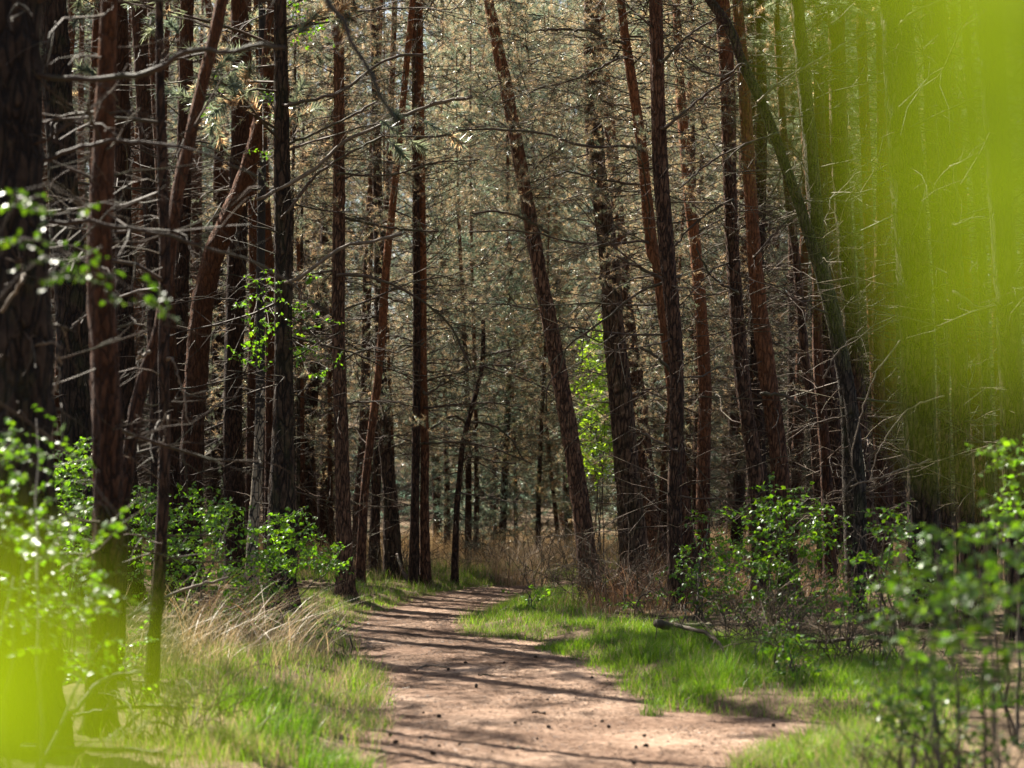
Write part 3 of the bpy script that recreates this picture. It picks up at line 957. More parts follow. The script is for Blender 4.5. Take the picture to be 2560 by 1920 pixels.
bough("ruddy", [(1050, 1110), (980, 1090), (920, 1100)], 6, 3, -.1, subs=10, sublen=.5)
bough("ruddy", [(1052, 860), (980, 840), (880, 860)], 6, 3, -.1, subs=10, sublen=.5)
bough("forked", [(1208, 890), (1250, 880), (1290, 872)], 8, 5, -.05, subs=6)
bough("forked", [(1166, 1060), (1130, 1040), (1060, 1080), (990, 1090)], 8, 4, 0, subs=10, sublen=.6)
bough("forked", [(1166, 1058), (1220, 1060), (1270, 1090), (1310, 1150)], 8, 4, 0, subs=10, sublen=.6)
bough("forked", [(1155, 1155), (1180, 1140), (1240, 1155), (1290, 1160)], 8, 4, 0, subs=8, sublen=.5)
bough("crosser", [(1546, 105), (1510, 92), (1472, 78), (1414, 74), (1351, 76)], 9, 6, -.3, subs=7, sublen=.4)
bough("crosser", [(1550, 144), (1490, 175), (1433, 198), (1340, 225), (1239, 264)], 7, 3, -.1, subs=16, sublen=.7)
bough("crosser", [(1569, 365), (1510, 367), (1453, 362), (1355, 334), (1297, 327), (1180, 323), (1083, 342), (947, 338)], 8, 4, -.4, subs=22, sublen=.6)
bough("crosser", [(1600, 463), (1491, 447), (1433, 432), (1375, 443), (1317, 486)], 7, 3, 0, subs=14, sublen=.6)
bough("crosser", [(1596, 603), (1511, 612), (1414, 603), (1317, 579), (1173, 579)], 7, 4, -.2, subs=16, sublen=.6)
bough("leaner", [(1371, 583), (1317, 548), (1239, 529), (1180, 533)], 8, 5, -.5, subs=8, attach=False)
bough("crosser", [(1700, 690), (1589, 737), (1527, 788), (1472, 827), (1414, 873), (1402, 920), (1371, 959), (1365, 1030)], 9, 4, -.9, subs=14, sublen=.6)
bough("crosser", [(1660, 700), (1560, 650), (1540, 640)], 10, 6, -.2, subs=2)
bough("crosser", [(1680, 930), (1640, 890), (1600, 870)], 10, 7, -.2, subs=2)
bough("crossed", [(1690, 1130), (1660, 1110), (1600, 1080)], 9, 5, -.2, subs=6)
bough("crossed", [(1665, 320), (1700, 290), (1760, 240), (1830, 190), (1880, 150)], 10, 4, -.2, subs=10, sublen=.6)
bough("crossed", [(1660, 150), (1720, 90), (1800, 40), (1870, -10)], 9, 4, -.2, subs=10, sublen=.6)
bough("steady_a", [(1830, 500), (1760, 540), (1700, 600), (1640, 690)], 8, 4, -.3, subs=10, sublen=.5)
bough("steady_a", [(1840, 730), (1780, 690), (1740, 620)], 8, 4, -.3, subs=8, sublen=.5)
bough("steady_b", [(1905, 985), (1960, 990), (2035, 1035)], 10, 8, -.3, subs=2, sublen=.3)
bough("steady_b", [(1890, 640), (1960, 560), (2030, 520)], 8, 4, -.3, subs=10, sublen=.5)
bough("diagonal", [(2058, 947), (2089, 889), (2128, 850), (2186, 827), (2244, 796), (2306, 792)], 5, 4, -1.2, mat='pale_wood', subs=7, sublen=.4, attach=False)
bough("diagonal", [(1855, 160), (1800, 190), (1700, 150)], 7, 4, -.2, subs=8)
bough("diagonal", [(1900, 250), (1960, 200), (2080, 130), (2200, 70), (2310, 60)], 8, 5, -.3, mat='pale_wood', subs=8)
bough("diagonal", [(1935, 335), (1800, 390), (1700, 470)], 8, 4, -.2, subs=10)
bough("giant", [(2330, 1149), (2268, 1169), (2205, 1192), (2128, 1216)], 7, 5, -1.2, mat='pale_wood', subs=4, sublen=.3, attach=False)
bough("giant", [(2361, 990), (2275, 1021), (2225, 1079), (2194, 1130), (2174, 1208)], 5, 3, -1.4, mat='pale_wood', subs=5, sublen=.3, attach=False)
bough("giant", [(2250, 850), (2186, 943), (2155, 1029), (2128, 1141), (2147, 1211)], 4.5, 3, -1.6, mat='pale_wood', subs=5, sublen=.3, attach=False)
bough("giant", [(2270, 40), (2330, 10), (2420, -30)], 9, 6, -.8, mat='pale_wood', subs=3)
bough("umber", [(2395, 410), (2450, 380), (2500, 330)], 8, 5, -.6, mat='pale_wood', subs=4)
bough("umber", [(2390, 730), (2450, 770), (2540, 740), (2600, 720)], 9, 6, -.5, mat='pale_wood', subs=5)
bough("umber", [(2400, 560), (2440, 545), (2500, 555)], 8, 6, -.5, mat='pale_wood', subs=3)


# ---- birch at the left
def birch():
    T = pine("birch", "slim birch with black and white cracked bark among the left hand pines", [(655, -20, 20), (656, 300, 22), (652, 640, 24), (651, 900, 25), (650, 1000, 26), (645, 1150, 27), (635, 1290, 30), (629, 1410, 34)],
             d=27.5, mat='birch', tint=1.0, sides=16, rough=.05, twigs=14, tl=(.3, 1.2), nbig=3, crown=False, height=10, group="birches", name="birch_tree")
    return T


birch()


def spray(root, base, region, d0, d1, n, size, rng, mat='leaf', gain=1.0, twigs=10, start=None, singles=0, hang=.25, name="leaves", cl=None):
    """leafy twigs filling a region of the view between two distances: list of (px,py,rx,ry)"""
    g, gt = Geo(), Geo()
    C, A, N, S = [], [], [], []
    tot = sum(r[2] * r[3] for r in region)
    for (px, py, rx, ry) in region:
        k = max(8, int(n * rx * ry / tot))
        nt = max(3, k // 14)
        ph = rng.uniform(0, 2 * PI, nt); rr = np.sqrt(rng.random(nt))
        dd = rng.uniform(d0, d1, nt)
        P0 = np.stack([(px + rx * rr * np.cos(ph) - CX) * dd / FPX, dd, EYE - (py + ry * rr * np.sin(ph) - HY) * dd / FPX], 1)
        el = rng.normal(.15, .35, nt); az = rng.uniform(0, 2 * PI, nt)
        D = np.stack([np.cos(az), np.sin(az), np.sin(el)], 1)
        L = np.full(nt, size * 9) * rng.uniform(.5, 1.2, nt)
        P = grow(P0 - unit(D) * L[:, None] * .5, D, L, 5, rng, .2, hang)
        gt.add(*tubes(P, np.full((nt, 1), .0022) * np.linspace(1, .5, 5)[None], 3))
        t = np.clip((np.arange(14)[None] + rng.random((nt, 14))) / 14, .05, 1)
        Q, T = along(P, t)
        D2 = side_dirs(T, rng.uniform(.5, 1.2, t.shape), rng)
        D2[..., 2] -= .25
        C.append(Q.reshape(-1, 3)); A.append(unit(D2).reshape(-1, 3))
        nn = rng.normal(0, .45, (t.size, 3)); nn[:, 2] += 1
        N.append(unit(nn)); S.append(size * rng.uniform(.45, 1.15, t.size))
        if start is not None:
            s = np.repeat(np.asarray(start)[None], max(1, nt // 4), 0)
            e = P[rng.choice(nt, len(s)), 0]
            mid = (s + e) / 2 + rng.normal(0, .06, s.shape) + np.array([0, 0, .1])
            q = np.stack([s, s * .55 + mid * .45 + np.array([0, 0, .04]), mid, mid * .5 + e * .5 + np.array([0, 0, .04]), e], 1)
            gt.add(*tubes(q, np.full((len(s), 1), .006) * np.linspace(1, .4, 5)[None], 4))
    C, A, N, S = map(np.concatenate, (C, A, N, S))
    c0 = np.array([0.055, 0.135, 0.018]) if cl is None else np.array(cl)
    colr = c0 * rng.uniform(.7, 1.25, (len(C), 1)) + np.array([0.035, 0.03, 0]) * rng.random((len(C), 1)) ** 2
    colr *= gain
    if singles:
        order = np.argsort(C[:, 1])
        pick = order[:singles]; rest = order[singles:]
    else:
        pick, rest = [], np.arange(len(C))
    if len(rest):
        V, polys, cc = leaves(C[rest], A[rest], N[rest], S[rest], .72, colr[rest])
        g.add(V, polys, cc)
        obj("foliage", g.mesh("foliage", M[mat], base), root, kind="stuff")
    obj("twigs", gt.mesh("twigs", M['stem'], base), root, kind="stuff")
    for i in pick:
        ax = A[i]; sd = unit(np.cross(N[i], ax)); nz = np.cross(ax, sd)
        o = obj("leaf", LEAF[int(rng.integers(3))], root, color=colr[i] / c0)
        o.matrix_local = Matrix(((sd[0] * S[i], ax[0] * S[i], nz[0] * S[i], C[i][0] - base[0]), (sd[1] * S[i], ax[1] * S[i], nz[1] * S[i], C[i][1] - base[1]),
                                 (sd[2] * S[i], ax[2] * S[i], nz[2] * S[i], C[i][2] - base[2]), (0, 0, 0, 1)))


def leaf_mesh(seed):
    """one birch leaf, unit long, toothed edge, folded along the midrib"""
    rng = np.random.default_rng(seed)
    n = 13
    t = np.linspace(0, 1, n)
    w = .40 * np.sin(PI * t ** .62) ** .9 * (1 + .10 * (np.arange(n) % 2)) + .004
    w[0] = .012; w[-1] = .0
    bend = -.22 * t ** 2 + rng.uniform(-.03, .03)
    V, P = [], []
    for i in range(n):
        for s, q in ((-1, 1), (-.5, .45), (0, 0), (.5, .45), (1, 1)):
            V.append((s * w[i], t[i], bend[i] + .20 * w[i] * q + (.015 * math.sin(i * 2.1) if abs(s) == .5 else 0)))
    for i in range(n - 1):
        for k in range(4):
            a = i * 5 + k
            P.append((a, a + 1, a + 6, a + 5))
    stalk = [(-.008, -.22, .03), (.008, -.22, .03), (.010, .01, 0), (-.010, .01, 0)]
    V += stalk
    b = n * 5
    P.append((b, b + 1, b + 2, b + 3))
    return mesh_np("leaf", np.array(V), [np.array(P)], M['leaf'], np.tile(np.array([[0.055, 0.135, 0.018]]), (len(V), 1)))


LEAF = [leaf_mesh(i) for i in range(3)]

rngb = np.random.default_rng(77)
T = TREES["birch"]
spray(T.root, T.base, [(690, 760, 70, 90), (760, 830, 80, 80), (640, 800, 40, 90), (700, 690, 90, 25), (810, 900, 45, 40), (640, 905, 60, 40)], 22.5, 24.5, 900, .05, rngb, gain=1.5,
      start=T.axis(np.array([4.2]))[0])
spray(T.root, T.base, [(690, 250, 35, 60), (750, 60, 90, 60), (545, 250, 30, 60), (670, 380, 50, 20)], 24, 26, 500, .05, rngb, gain=1.1, start=T.axis(np.array([7.0]))[0])

# ---- trees farther back: each its own trunk with dead branches
BACKS = {"l": ("dim pine trunk in the dense dead thicket left of the path", "thicket pines on the left"),
         "r": ("dim pine trunk in the dense dead thicket right of the path", "thicket pines on the right")}


SHORT = dict(old="nearest dark trunk", rufous="rusty trunk", snaking="S bent stem", sapling="thin young trunk", kinked="kinked orange topped pine", upright="plum brown trunk", birch="birch",
             stout="stout dark trunk", gatepost="lone trunk on the bank", slant="slender slanting trunk", ruddy="ruddy trunk", forked="small crooked tree", leaner="big leaning pine", column="thick column like pine",
             crosser="reddish crossing trunk", amber="amber wavy trunk", steady_a="left parallel pine", steady_b="right parallel pine", diagonal="diagonal trunk", cinnamon="cinnamon trunk", giant="biggest right hand trunk",
             umber="umber trunk", edge="right edge trunk")
ORD = ["leftmost", "second from left", "third from left", "fourth from left", "fifth from left", "sixth from left", "seventh from left", "eighth from left", "ninth from left", "tenth from left", "eleventh from left", "twelfth from left", "thirteenth from left", "fourteenth from left", "fifteenth from left", "sixteenth from left",
       "seventeenth from left", "eighteenth from left", "nineteenth from left", "twentieth from left"]


def label_by_place(items, what, grp_out):
    """items: (empty, x, y); a label from the two named trunks it is seen between"""
    anc = sorted((CX + TREES[k].axis(np.array([2.6]))[0][0] / TREES[k].d * FPX, SHORT[k]) for k in SHORT)
    bins = {}
    for o, x, y in items:
        px = CX + x / y * FPX
        if px < anc[0][0] or px > anc[-1][0]:
            side = "left" if px < CX else "right"
            o["label"] = "%s far back beyond the %s edge of the view" % (what, side)
            o["group"] = grp_out + " beyond the " + side + " edge"
            continue
        i = max(k for k in range(len(anc)) if anc[k][0] <= px)
        bins.setdefault(i, []).append((px, o))
    for i, v in bins.items():
        v.sort(key=lambda q: q[0])
        a, b = anc[i][1], anc[min(i + 1, len(anc) - 1)][1]
        for k, (px, o) in enumerate(v):
            o["label"] = "%s%s between %s and %s" % ((ORD[min(k, 19)] + " ") if len(v) > 1 else "", what, a, b)


def back_trees():
    rng = np.random.default_rng(11)
    variants = []
    for k in range(6):
        r2 = np.random.default_rng(500 + k)
        n = 60
        z = np.linspace(-.3, 15, n)
        C = np.stack([.10 * np.sin(z * .35 + k) + .05 * np.sin(z * .9 + k), .06 * np.cos(z * .5 + k), z], 1)
        C[:, :2] -= C[1:2, :2]
        R = np.interp(z, [-.3, .2, 1, 15], [.17, .14, .125, .035])
        me = trunk_mesh("trunk", C, R, 12, M['bark_red' if k % 2 else 'bark'], r2, .06)
        g = Geo()
        ax = lambda zz: np.stack([np.interp(zz, z, C[:, 0]), np.interp(zz, z, C[:, 1]), zz], 1)
        for P, RR in dead_twigs(r2, None, 130, .5, 11, None, ax, (.3, 2.1), 4, thick=1.0):
            g.add(*tubes(P, RR, 3))
        variants.append((me, g.mesh("dead_twigs", M['twig'])))
    spots = []
    tries = 0
    while len(spots) < 128 and tries < 9000:
        tries += 1
        d = rng.uniform(31, 62)
        side = "l" if rng.random() < .62 else "r"
        if side == "l" and len(spots) > 60:
            d = rng.uniform(31, 46)
        px = rng.uniform(-150, 830) if side == "l" else rng.uniform(1700, 2800)
        if side == "l" and px > 700 and d < 36:
            continue
        x = (px - CX) * d / FPX
        if any((x - a) ** 2 + (d - b) ** 2 < 1.1 for a, b, _ in spots):
            continue
        spots.append((x, d, side))
    made = []
    for i, (x, y, side) in enumerate(spots):
        lab, grp = BACKS[side]
        t = thing("pine_tree", lab, "tree", (x, y, float(gz(x, y))), grp)
        made.append((t, x, y))
        t.rotation_euler = (rng.normal(0, .025), rng.normal(-.01, .03), rng.uniform(0, 6))
        s = rng.uniform(.75, 1.2)
        t.scale = (s, s, rng.uniform(.92, 1.1))
        me, tw = variants[int(rng.integers(6))]
        obj("trunk", me, t, color=(float(rng.uniform(.6, 1.0)),) * 3)
        obj("dead_twigs", tw, t, kind="stuff")
        hz, pk, sc_ = float(rng.uniform(7.5, 9.5)), int(rng.integers(3)), float(rng.uniform(.9, 1.3))
        if not (y > 29 and x > -11.5 and x < 3):
            k_ = 1.55 if side == "l" else 1.0
            add_crown(t, (0, 0, hz - (1.6 if side == "l" else 0)), pk, sc_ * k_)
            if side == "l" and y < 48:
                add_crown(t, (0, 0, hz - 3.4), pk + 1, sc_ * .9, 1.0)

    label_by_place(made, "dim thicket trunk", "thicket pines")


back_trees()


def thicket():
    """young bushy pines with needles almost to the ground, closing the view behind the bend"""
    rng = np.random.default_rng(21)
    n = 60
    z = np.linspace(-.3, 15.2, n)
    C = np.stack([.08 * np.sin(z * .4), .06 * np.cos(z * .5) - .06, z], 1)
    R = np.interp(z, [-.3, .2, 15.2], [.14, .11, .012])
    tm = trunk_mesh("trunk", C, R, 10, M['bark'], rng, .05)
    spots = []
    tries = 0
    while len(spots) < 104 and tries < 9000:
        tries += 1
        d = rng.uniform(38, 84)
        px = rng.uniform(-300, 2850)
        if d < 50 and not (760 < px < 1720):
            continue
        if d < 44 and 1180 < px < 1560:
            continue
        if 44.5 < d < 61 and 300 < px < 1330 or (d < 45 and 820 < px < 1500):
            continue
        x = (px - CX) * d / FPX
        if any((x - a) ** 2 + (d - b) ** 2 < 1.9 for a, b in spots):
            continue
        spots.append((x, d))
    made = []
    for x, y in spots:
        px = CX + x / y * FPX
        where = "behind the bend" if 760 < px < 1720 else ("behind the left hand trunks" if px < 800 else "behind the right hand trunks")
        t = thing("bushy_pine", "bushy pine clothed in grey green and brown needles, " + where, "tree", (x, y, float(gz(x, y))), "bushy pines " + where)
        made.append((t, x, y))
        s = float(rng.uniform(.8, 1.15)) * (1 if y < 55 else 1.25)
        t.scale = (s, s, s)
        t.rotation_euler = (float(rng.normal(0, .03)), float(rng.normal(0, .03)), float(rng.uniform(0, 6)))
        obj("trunk", tm, t, color=(.9,) * 3)
        w, nd = (BROWN if y < 45 and 800 < px < 1700 and rng.random() < .7 else FULL)[int(rng.integers(3))]
        tintc = np.array([1, 1, 1]) * rng.uniform(.85, 1.2) * (np.array([1.0, 1.0, 1.0]) if rng.random() < .6 else np.array([.75, .98, 1.25]))
        obj("crown", nd, t, kind="stuff", color=tintc)
        obj("crown_twigs", w, t, kind="stuff")

    for k, (px, d, s, tc) in enumerate(((1170, 36.5, .62, (.9, 1.0, 1.05)), (1255, 38.5, .72, (.8, 1.0, 1.1)), (1345, 37.5, .5, (1.25, 1.05, .85)), (1095, 44, .95, (.75, 1.0, 1.2)),
                                        (1420, 43, .9, (.85, 1, 1.1)), (1560, 41, .85, (1, 1, 1)), (1660, 38, .8, (1.1, 1, .9)), (1235, 50, 1.1, (.8, 1, 1.15)))):
        x = (px - CX) * d / FPX
        t = thing("bushy_pine", "bushy pine", "tree", (x, d, float(gz(x, d))), "bushy pines behind the bend")
        t.scale = (s, s, s); t.rotation_euler = (.02, -.02, k * 1.3)
        made.append((t, x, d))
        obj("trunk", tm, t, color=(.9,) * 3)
        w, nd = FULL[k % 4]
        obj("crown", nd, t, kind="stuff", color=tc)
        obj("crown_twigs", w, t, kind="stuff")
    label_by_place(made, "bushy needled pine", "bushy pines")


thicket()


def wispy():
    rng = np.random.default_rng(23)
    n = 50
    z = np.linspace(-.3, 12.4, n)
    C = np.stack([.10 * np.sin(z * .4), .06 * np.cos(z * .5) - .06, z], 1)
    R = np.interp(z, [-.3, .2, 12.4], [.075, .055, .010])
    tm = trunk_mesh("trunk", C, R, 10, M['bark_red'], rng, .05)
    made = []
    for px, d in ((760, 33), (830, 35.5), (985, 35), (1115, 40), (1190, 37), (1120, 41), (1290, 40), (1400, 41), (1590, 36), (1640, 33), (1720, 35), (1600, 40), (790, 39), (1240, 43)):
        x = (px - CX) * d / FPX
        t = thing("wispy_pine", "wispy brown pine", "tree", (x, d, float(gz(x, d))), "wispy brown pines round the bend")
        s = float(rng.uniform(.8, 1.05))
        t.scale = (s, s, s)
        t.rotation_euler = (float(rng.normal(0, .05)), float(rng.normal(0, .05)), float(rng.uniform(0, 6)))
        made.append((t, x, d))
        obj("trunk", tm, t)
        w, nd = BROWN[int(rng.integers(3))]
        low = float(rng.uniform(1.2, 2.6))
        obj("crown", nd, t, (0, 0, low), kind="stuff", color=np.array([1, 1, 1]) * rng.uniform(.9, 1.25))
        obj("crown_twigs", w, t, (0, 0, low), kind="stuff")
    label_by_place(made, "wispy brown pine", "wispy pines")
    for k, z0, sc in (("column", 4.2, .75), ("leaner", 5.2, .6), ("crosser", 5.2, .7), ("gatepost", 5.0, .5), ("ruddy", 2.2, .7), ("tucked", 2.5, .7)):
        T = TREES[k]
        p = T.axis(np.array([z0]))[0] - T.base
        for nm, me in zip(("crown_twigs", "crown"), BROWN[len(k) % 3]):
            o = obj(nm, me, T.root, tuple(p), kind="stuff")
            o.scale = (sc, sc, sc)


wispy()


def far_wood():
    """the mass of wood beyond, one continuous stand that nobody could count"""
    rng = np.random.default_rng(31)
    g = Geo()
    n = 42000
    d = rng.uniform(92, 112, n)
    x = rng.uniform(-62, 62, n)
    top = 30 + 3 * np.sin(x * .31) + 2 * np.sin(x * .83 + 1) + 6
    z = gz(x, d) + rng.random(n) ** .8 * top
    P = np.stack([x, d, z], 1)
    D = unit(rng.normal(0, 1, (n, 3)) + np.array([0, 0, .3]))
    c = green(rng, n, .25)
    needle_tufts(g, P, D, rng, 5, .55, .16, c, 1.0)
    o = obj("far_wood", g.mesh("far_wood", M['needle'], smooth_=False), kind="stuff")
    tag(o, "far mass of pine foliage closing the view behind everything", "wood")


far_wood()

# ------------------------------------------------------------------ grass and ground cover
def scatter(n, y0, y1, x0, x1, keep, rng):
    """ground points, thicker near the camera side so that blades stay visible; keep(x,y,s)->prob"""
    y = y0 + (y1 - y0) * rng.random(n)
    x = rng.uniform(x0, x1, n)
    s = outside(x, y)
    k = rng.random(n) < keep(x, y, s)
    x, y = x[k], y[k]
    return np.stack([x, y, gz(x, y) - .01], 1)


def patch(x, y, f, ph):
    return 0.5 + 0.5 * np.sin(x * f * 1.3 + ph + 1.4 * np.sin(y * f * .7 + ph * 2)) * np.sin(y * f + ph * 3 + 1.1 * np.sin(x * f * .9))


GREEN = np.array([0.095, 0.205, 0.026])
STRAW = np.array([0.44, 0.345, 0.225])


def verge(name, label, side, y0, y1, n, keep, h, seed, mixs=.3, w=.0055, lean=(.15, .7), colr=GREEN, x0=-6, x1=6, mat='grass', cat="grass"):
    rng = np.random.default_rng(seed)
    B = scatter(n, y0, y1, x0, x1, keep, rng)
    m = len(B)
    tuf = patch(B[:, 0], B[:, 1], 5.0, seed * .7) * patch(B[:, 0], B[:, 1], 1.7, seed * 1.3) ** .5 * 1.25
    hh = h * (0.45 + .9 * tuf) * rng.uniform(.5, 1.15, m)
    c = colr * rng.uniform(.75, 1.3, (m, 1)) * np.array([1, 1, 1]) + np.array([.05, .03, .005]) * rng.random((m, 1)) ** 2
    st = rng.random(m) < mixs
    c[st] = STRAW * rng.uniform(.6, 1.2, (st.sum(), 1))
    W, A, L = w * rng.uniform(.7, 1.3, m), rng.uniform(0, 2 * PI, m), rng.uniform(lean[0], lean[1], m)
    for sel, mt, nm, lab in ((~st, mat, name, label), (st, 'straw', "dry_grass_blades", "dry straw blades among the " + label)):
        if sel.sum() < 3 or (mt == mat == 'straw' and nm != name):
            continue
        V, P, cc = blades(B[sel], hh[sel], W[sel], A[sel], L[sel], c[sel], 3, rng)
        o = obj(nm, mesh_np(nm, V, P, M[mt], cc), kind="stuff")
        tag(o, lab, cat)


band = lambda a, b, s: smooth(a - .12, a + .12, s) * (1 - smooth(b - .3, b + .3, s))
verge("grass", "lush green grass of the left verge along the path", "l", 10.5, 20, 150000,
      lambda x, y, s: (x < 0) * band(.0, 1.6, s) * (.04 + .96 * patch(x, y, 2.2, .4) ** 2.1) * (1 - .6 * smooth(17, 19, y)), .20, 1, mixs=.45, x0=-4, x1=0)
verge("grass", "short green grass on the left bank near the bend of the path", "l", 19.5, 31, 110000,
      lambda x, y, s: (x < 0.4) * band(.0, 1.5, s) * (.4 + .6 * patch(x, y, 2.5, 2.4)), .13, 2, x0=-5, x1=.4)
verge("grass", "dark green grass of the right verge in the tree shade", "r", 13.4, 19.8, 170000,
      lambda x, y, s: (x > 0) * band(.0, 2.4, s) * (.12 + .88 * patch(x, y, 2.1, 1.1) ** 1.5), .19, 3, mixs=.10, x0=0, x1=5)
verge("grass", "bright tongue of grass jutting into the path from the right", "r", 19.0, 29.5, 120000,
      lambda x, y, s: band(.0, 1.5, s) * (.12 + .88 * patch(x, y, 2.4, 3.1) ** 1.3) * (x > -1.2 + (y < 20.4) * 2), .17, 4, mixs=.15, x0=-1.2, x1=3.4)
verge("grass", "tall lit grass at the lower right edge of the path", "r", 10.6, 12.6, 60000,
      lambda x, y, s: (x > 1) * band(-.15 + .0, .85, s) * (.4 + .6 * patch(x, y, 2.6, .1)), .24, 5, x0=1, x1=4)
verge("grass", "green strip of grass beyond the far end of the path", "f", 28.8, 37, 60000,
      lambda x, y, s: smooth(.0, .3, s) * (.15 + .85 * (patch(x, y, 1.2, 5) > .45)) * (1 - smooth(34, 37, y)), .22, 6, mixs=.35, x0=-4.5, x1=3)
verge("grass", "thin straw coloured ground grass between the trunks", "f", 11, 33, 150000,
      lambda x, y, s: smooth(1.0, 2.0, s) * (.1 + .9 * patch(x, y, 1.4, 7) ** 2), .16, 7, mixs=.8, x0=-9, x1=9, mat='straw')
verge("dry_grass", "tawny dry grass filling the clearing behind the bend", "f", 29.5, 46, 60000,
      lambda x, y, s: smooth(.4, 1.2, s) * (.2 + .8 * patch(x, y, .9, 2)) * smooth(29.5, 32, y + np.maximum(0, x - .5) * 1.5), .62, 8, mixs=0, w=.007, lean=(.1, .7),
      colr=np.array([.44, .32, .19]), x0=-7, x1=8, mat='straw', cat="dry grass")
verge("dry_grass", "dry brown grass and bramble stalks round the feet of the leaning pine", "f", 22.5, 30, 16000,
      lambda x, y, s: smooth(.9, 1.5, s) * (x > .3) * (.3 + .7 * patch(x, y, 1.5, 4)), .42, 9, mixs=.2, w=.006, lean=(.2, 1.0),
      colr=np.array([.27, .17, .10]), x0=.2, x1=4.5, mat='straw', cat="dry grass")


def clump(label, px, py, n, h, rad, lean_az, seed, lean=(.3, 1.1), colr=STRAW, w=.0075, name="grass_clump", group=None, mat='straw', yd=None):
    """one countable tuft: a base, stalks arching out of it"""
    rng = np.random.default_rng(seed)
    d = yd or (EYE - .1) * FPX / (py - HY)
    x = (px - CX) * d / FPX
    r = rad * np.sqrt(rng.random(n)); a = rng.uniform(0, 2 * PI, n)
    B = np.stack([x + r * np.cos(a), d + r * np.sin(a), np.zeros(n)], 1)
    B[:, 2] = gz(B[:, 0], B[:, 1]) - .02
    az = np.where(rng.random(n) < .6, rng.normal(lean_az, .7, n), rng.uniform(0, 2 * PI, n))
    c = colr * rng.uniform(.6, 1.25, (n, 1))
    V, P, cc = blades(B, h * rng.uniform(.35, 1.15, n), w * rng.uniform(.6, 1.3, n), az, rng.uniform(lean[0], lean[1], n), c, 6, rng)
    base = np.array([x, d, float(gz(x, d))])
    root = thing(name, label, "grass clump", tuple(base), group)
    obj("stalks", mesh_np("stalks", V - base, P, M[mat], cc), root, kind="stuff")


DG = "clumps of tall dry grass"
clump("tall dry grass clump arching right beside the thin dark young trunk", 470, 1690, 170, .95, .34, 0.2, 41, group=DG)
clump("sprawling pale dry grass clump bending low over the left edge of the path", 640, 1660, 170, 1.0, .40, 0.0, 42, group=DG, lean=(.6, 1.3))
clump("tawny dry grass clump in front of the dark shrub left of the path", 560, 1630, 190, 1.05, .42, .3, 43, group=DG, colr=np.array([.34, .21, .12]))
clump("dry grass clump between the rusty trunk and the thin dark young trunk", 340, 1670, 120, .85, .28, .4, 44, group=DG)
clump("wispy dry grass clump leaning over the path edge below the dark shrub", 760, 1640, 100, .8, .26, .3, 45, group=DG, lean=(.5, 1.2))
clump("reddish dry grass clump at the foot of the column like pine", 1560, 1520, 300, .75, .45, 2.0, 46, group=DG, colr=np.array([.27, .15, .09]))
clump("reddish dry grass clump right of the column like pine", 1650, 1500, 300, .8, .5, 2.6, 47, group=DG, colr=np.array([.27, .15, .09]))
clump("tan dry grass clump standing where the path disappears", 1290, 1470, 320, .95, .5, 1.0, 48, group=DG, colr=np.array([.46, .33, .20]), yd=31)
clump("tan dry grass clump in the clearing left of the leaning pine", 1380, 1470, 320, 1.0, .6, 2.0, 49, group=DG, colr=np.array([.46, .33, .20]), yd=33)
GT = "green grass tussocks"
clump("lush green tussock at the left path edge near the bottom", 830, 1905, 420, .26, .22, 0, 51, (.1, .6), GREEN, .006, "grass_tussock", GT, 'grass')
clump("bright green tussock in the sunlit left verge", 640, 1790, 520, .30, .28, 0, 52, (.1, .6), GREEN, .006, "grass_tussock", GT, 'grass')
clump("green tussock left of the bright one in the left verge", 700, 1850, 420, .30, .25, 1, 53, (.1, .6), GREEN, .006, "grass_tussock", GT, 'grass')
clump("single upright green tussock in the shaded right verge", 1805, 1710, 90, .34, .09, 1, 54, (.1, .5), GREEN * 1.1, .007, "grass_tussock", GT, 'grass')
clump("small green tussock at the edge of the shaded right verge", 1625, 1755, 90, .24, .10, 1, 55, (.1, .6), GREEN, .006, "grass_tussock", GT, 'grass')


def litter():
    rng = np.random.default_rng(66)
    for nm, n, y0, y1, ln, wd, c0, lab in (("needle_litter", 110000, 10.8, 30, .06, .0028, (.13, .075, .045), "brown pine needles and bark crumbs strewn over the path"),
                                          ("bark_litter", 16000, 10.8, 24, .022, .014, (.07, .04, .028), "dark crumbs of bark and cone scales strewn over the path")):
        y = y0 + (y1 - y0) * rng.random(n)
        l, r = edges(y)
        u = np.where(rng.random(n) < .6, rng.beta(.7, .7, n), rng.random(n))
        x = l - .25 + (r - l + .5) * u
        k = rng.random(n) < .25 + .75 * (patch(x, y, 3.1, 1.7) > .45)
        x, y = x[k], y[k]; n = len(x)
        z = np.maximum(lumps(x, y, 1.4) * .018 + lumps(x * 3 + 5, y * 3) * .007, gz(x, y)) + .005
        a = rng.uniform(0, 2 * PI, n); L = ln * rng.uniform(.4, 1.2, n); W = wd * rng.uniform(.5, 1.2, n)
        A = np.stack([np.cos(a), np.sin(a), rng.normal(.05, .12, n)], 1); S = np.stack([-np.sin(a), np.cos(a), rng.normal(0, .2, n)], 1)
        c = np.stack([x, y, z], 1)
        V = np.stack([c - S * W[:, None] / 2, c + S * W[:, None] / 2, c + A * L[:, None] + S * W[:, None] * .4, c + A * L[:, None] - S * W[:, None] * .4], 1).reshape(-1, 3)
        cc = np.repeat(np.array(c0) * rng.uniform(.5, 1.5, (n, 1)), 4, 0)
        o = obj(nm, mesh_np(nm, V, [np.arange(4 * n).reshape(-1, 4)], M['straw'], cc, False), kind="stuff")
        tag(o, lab, "litter")


litter()


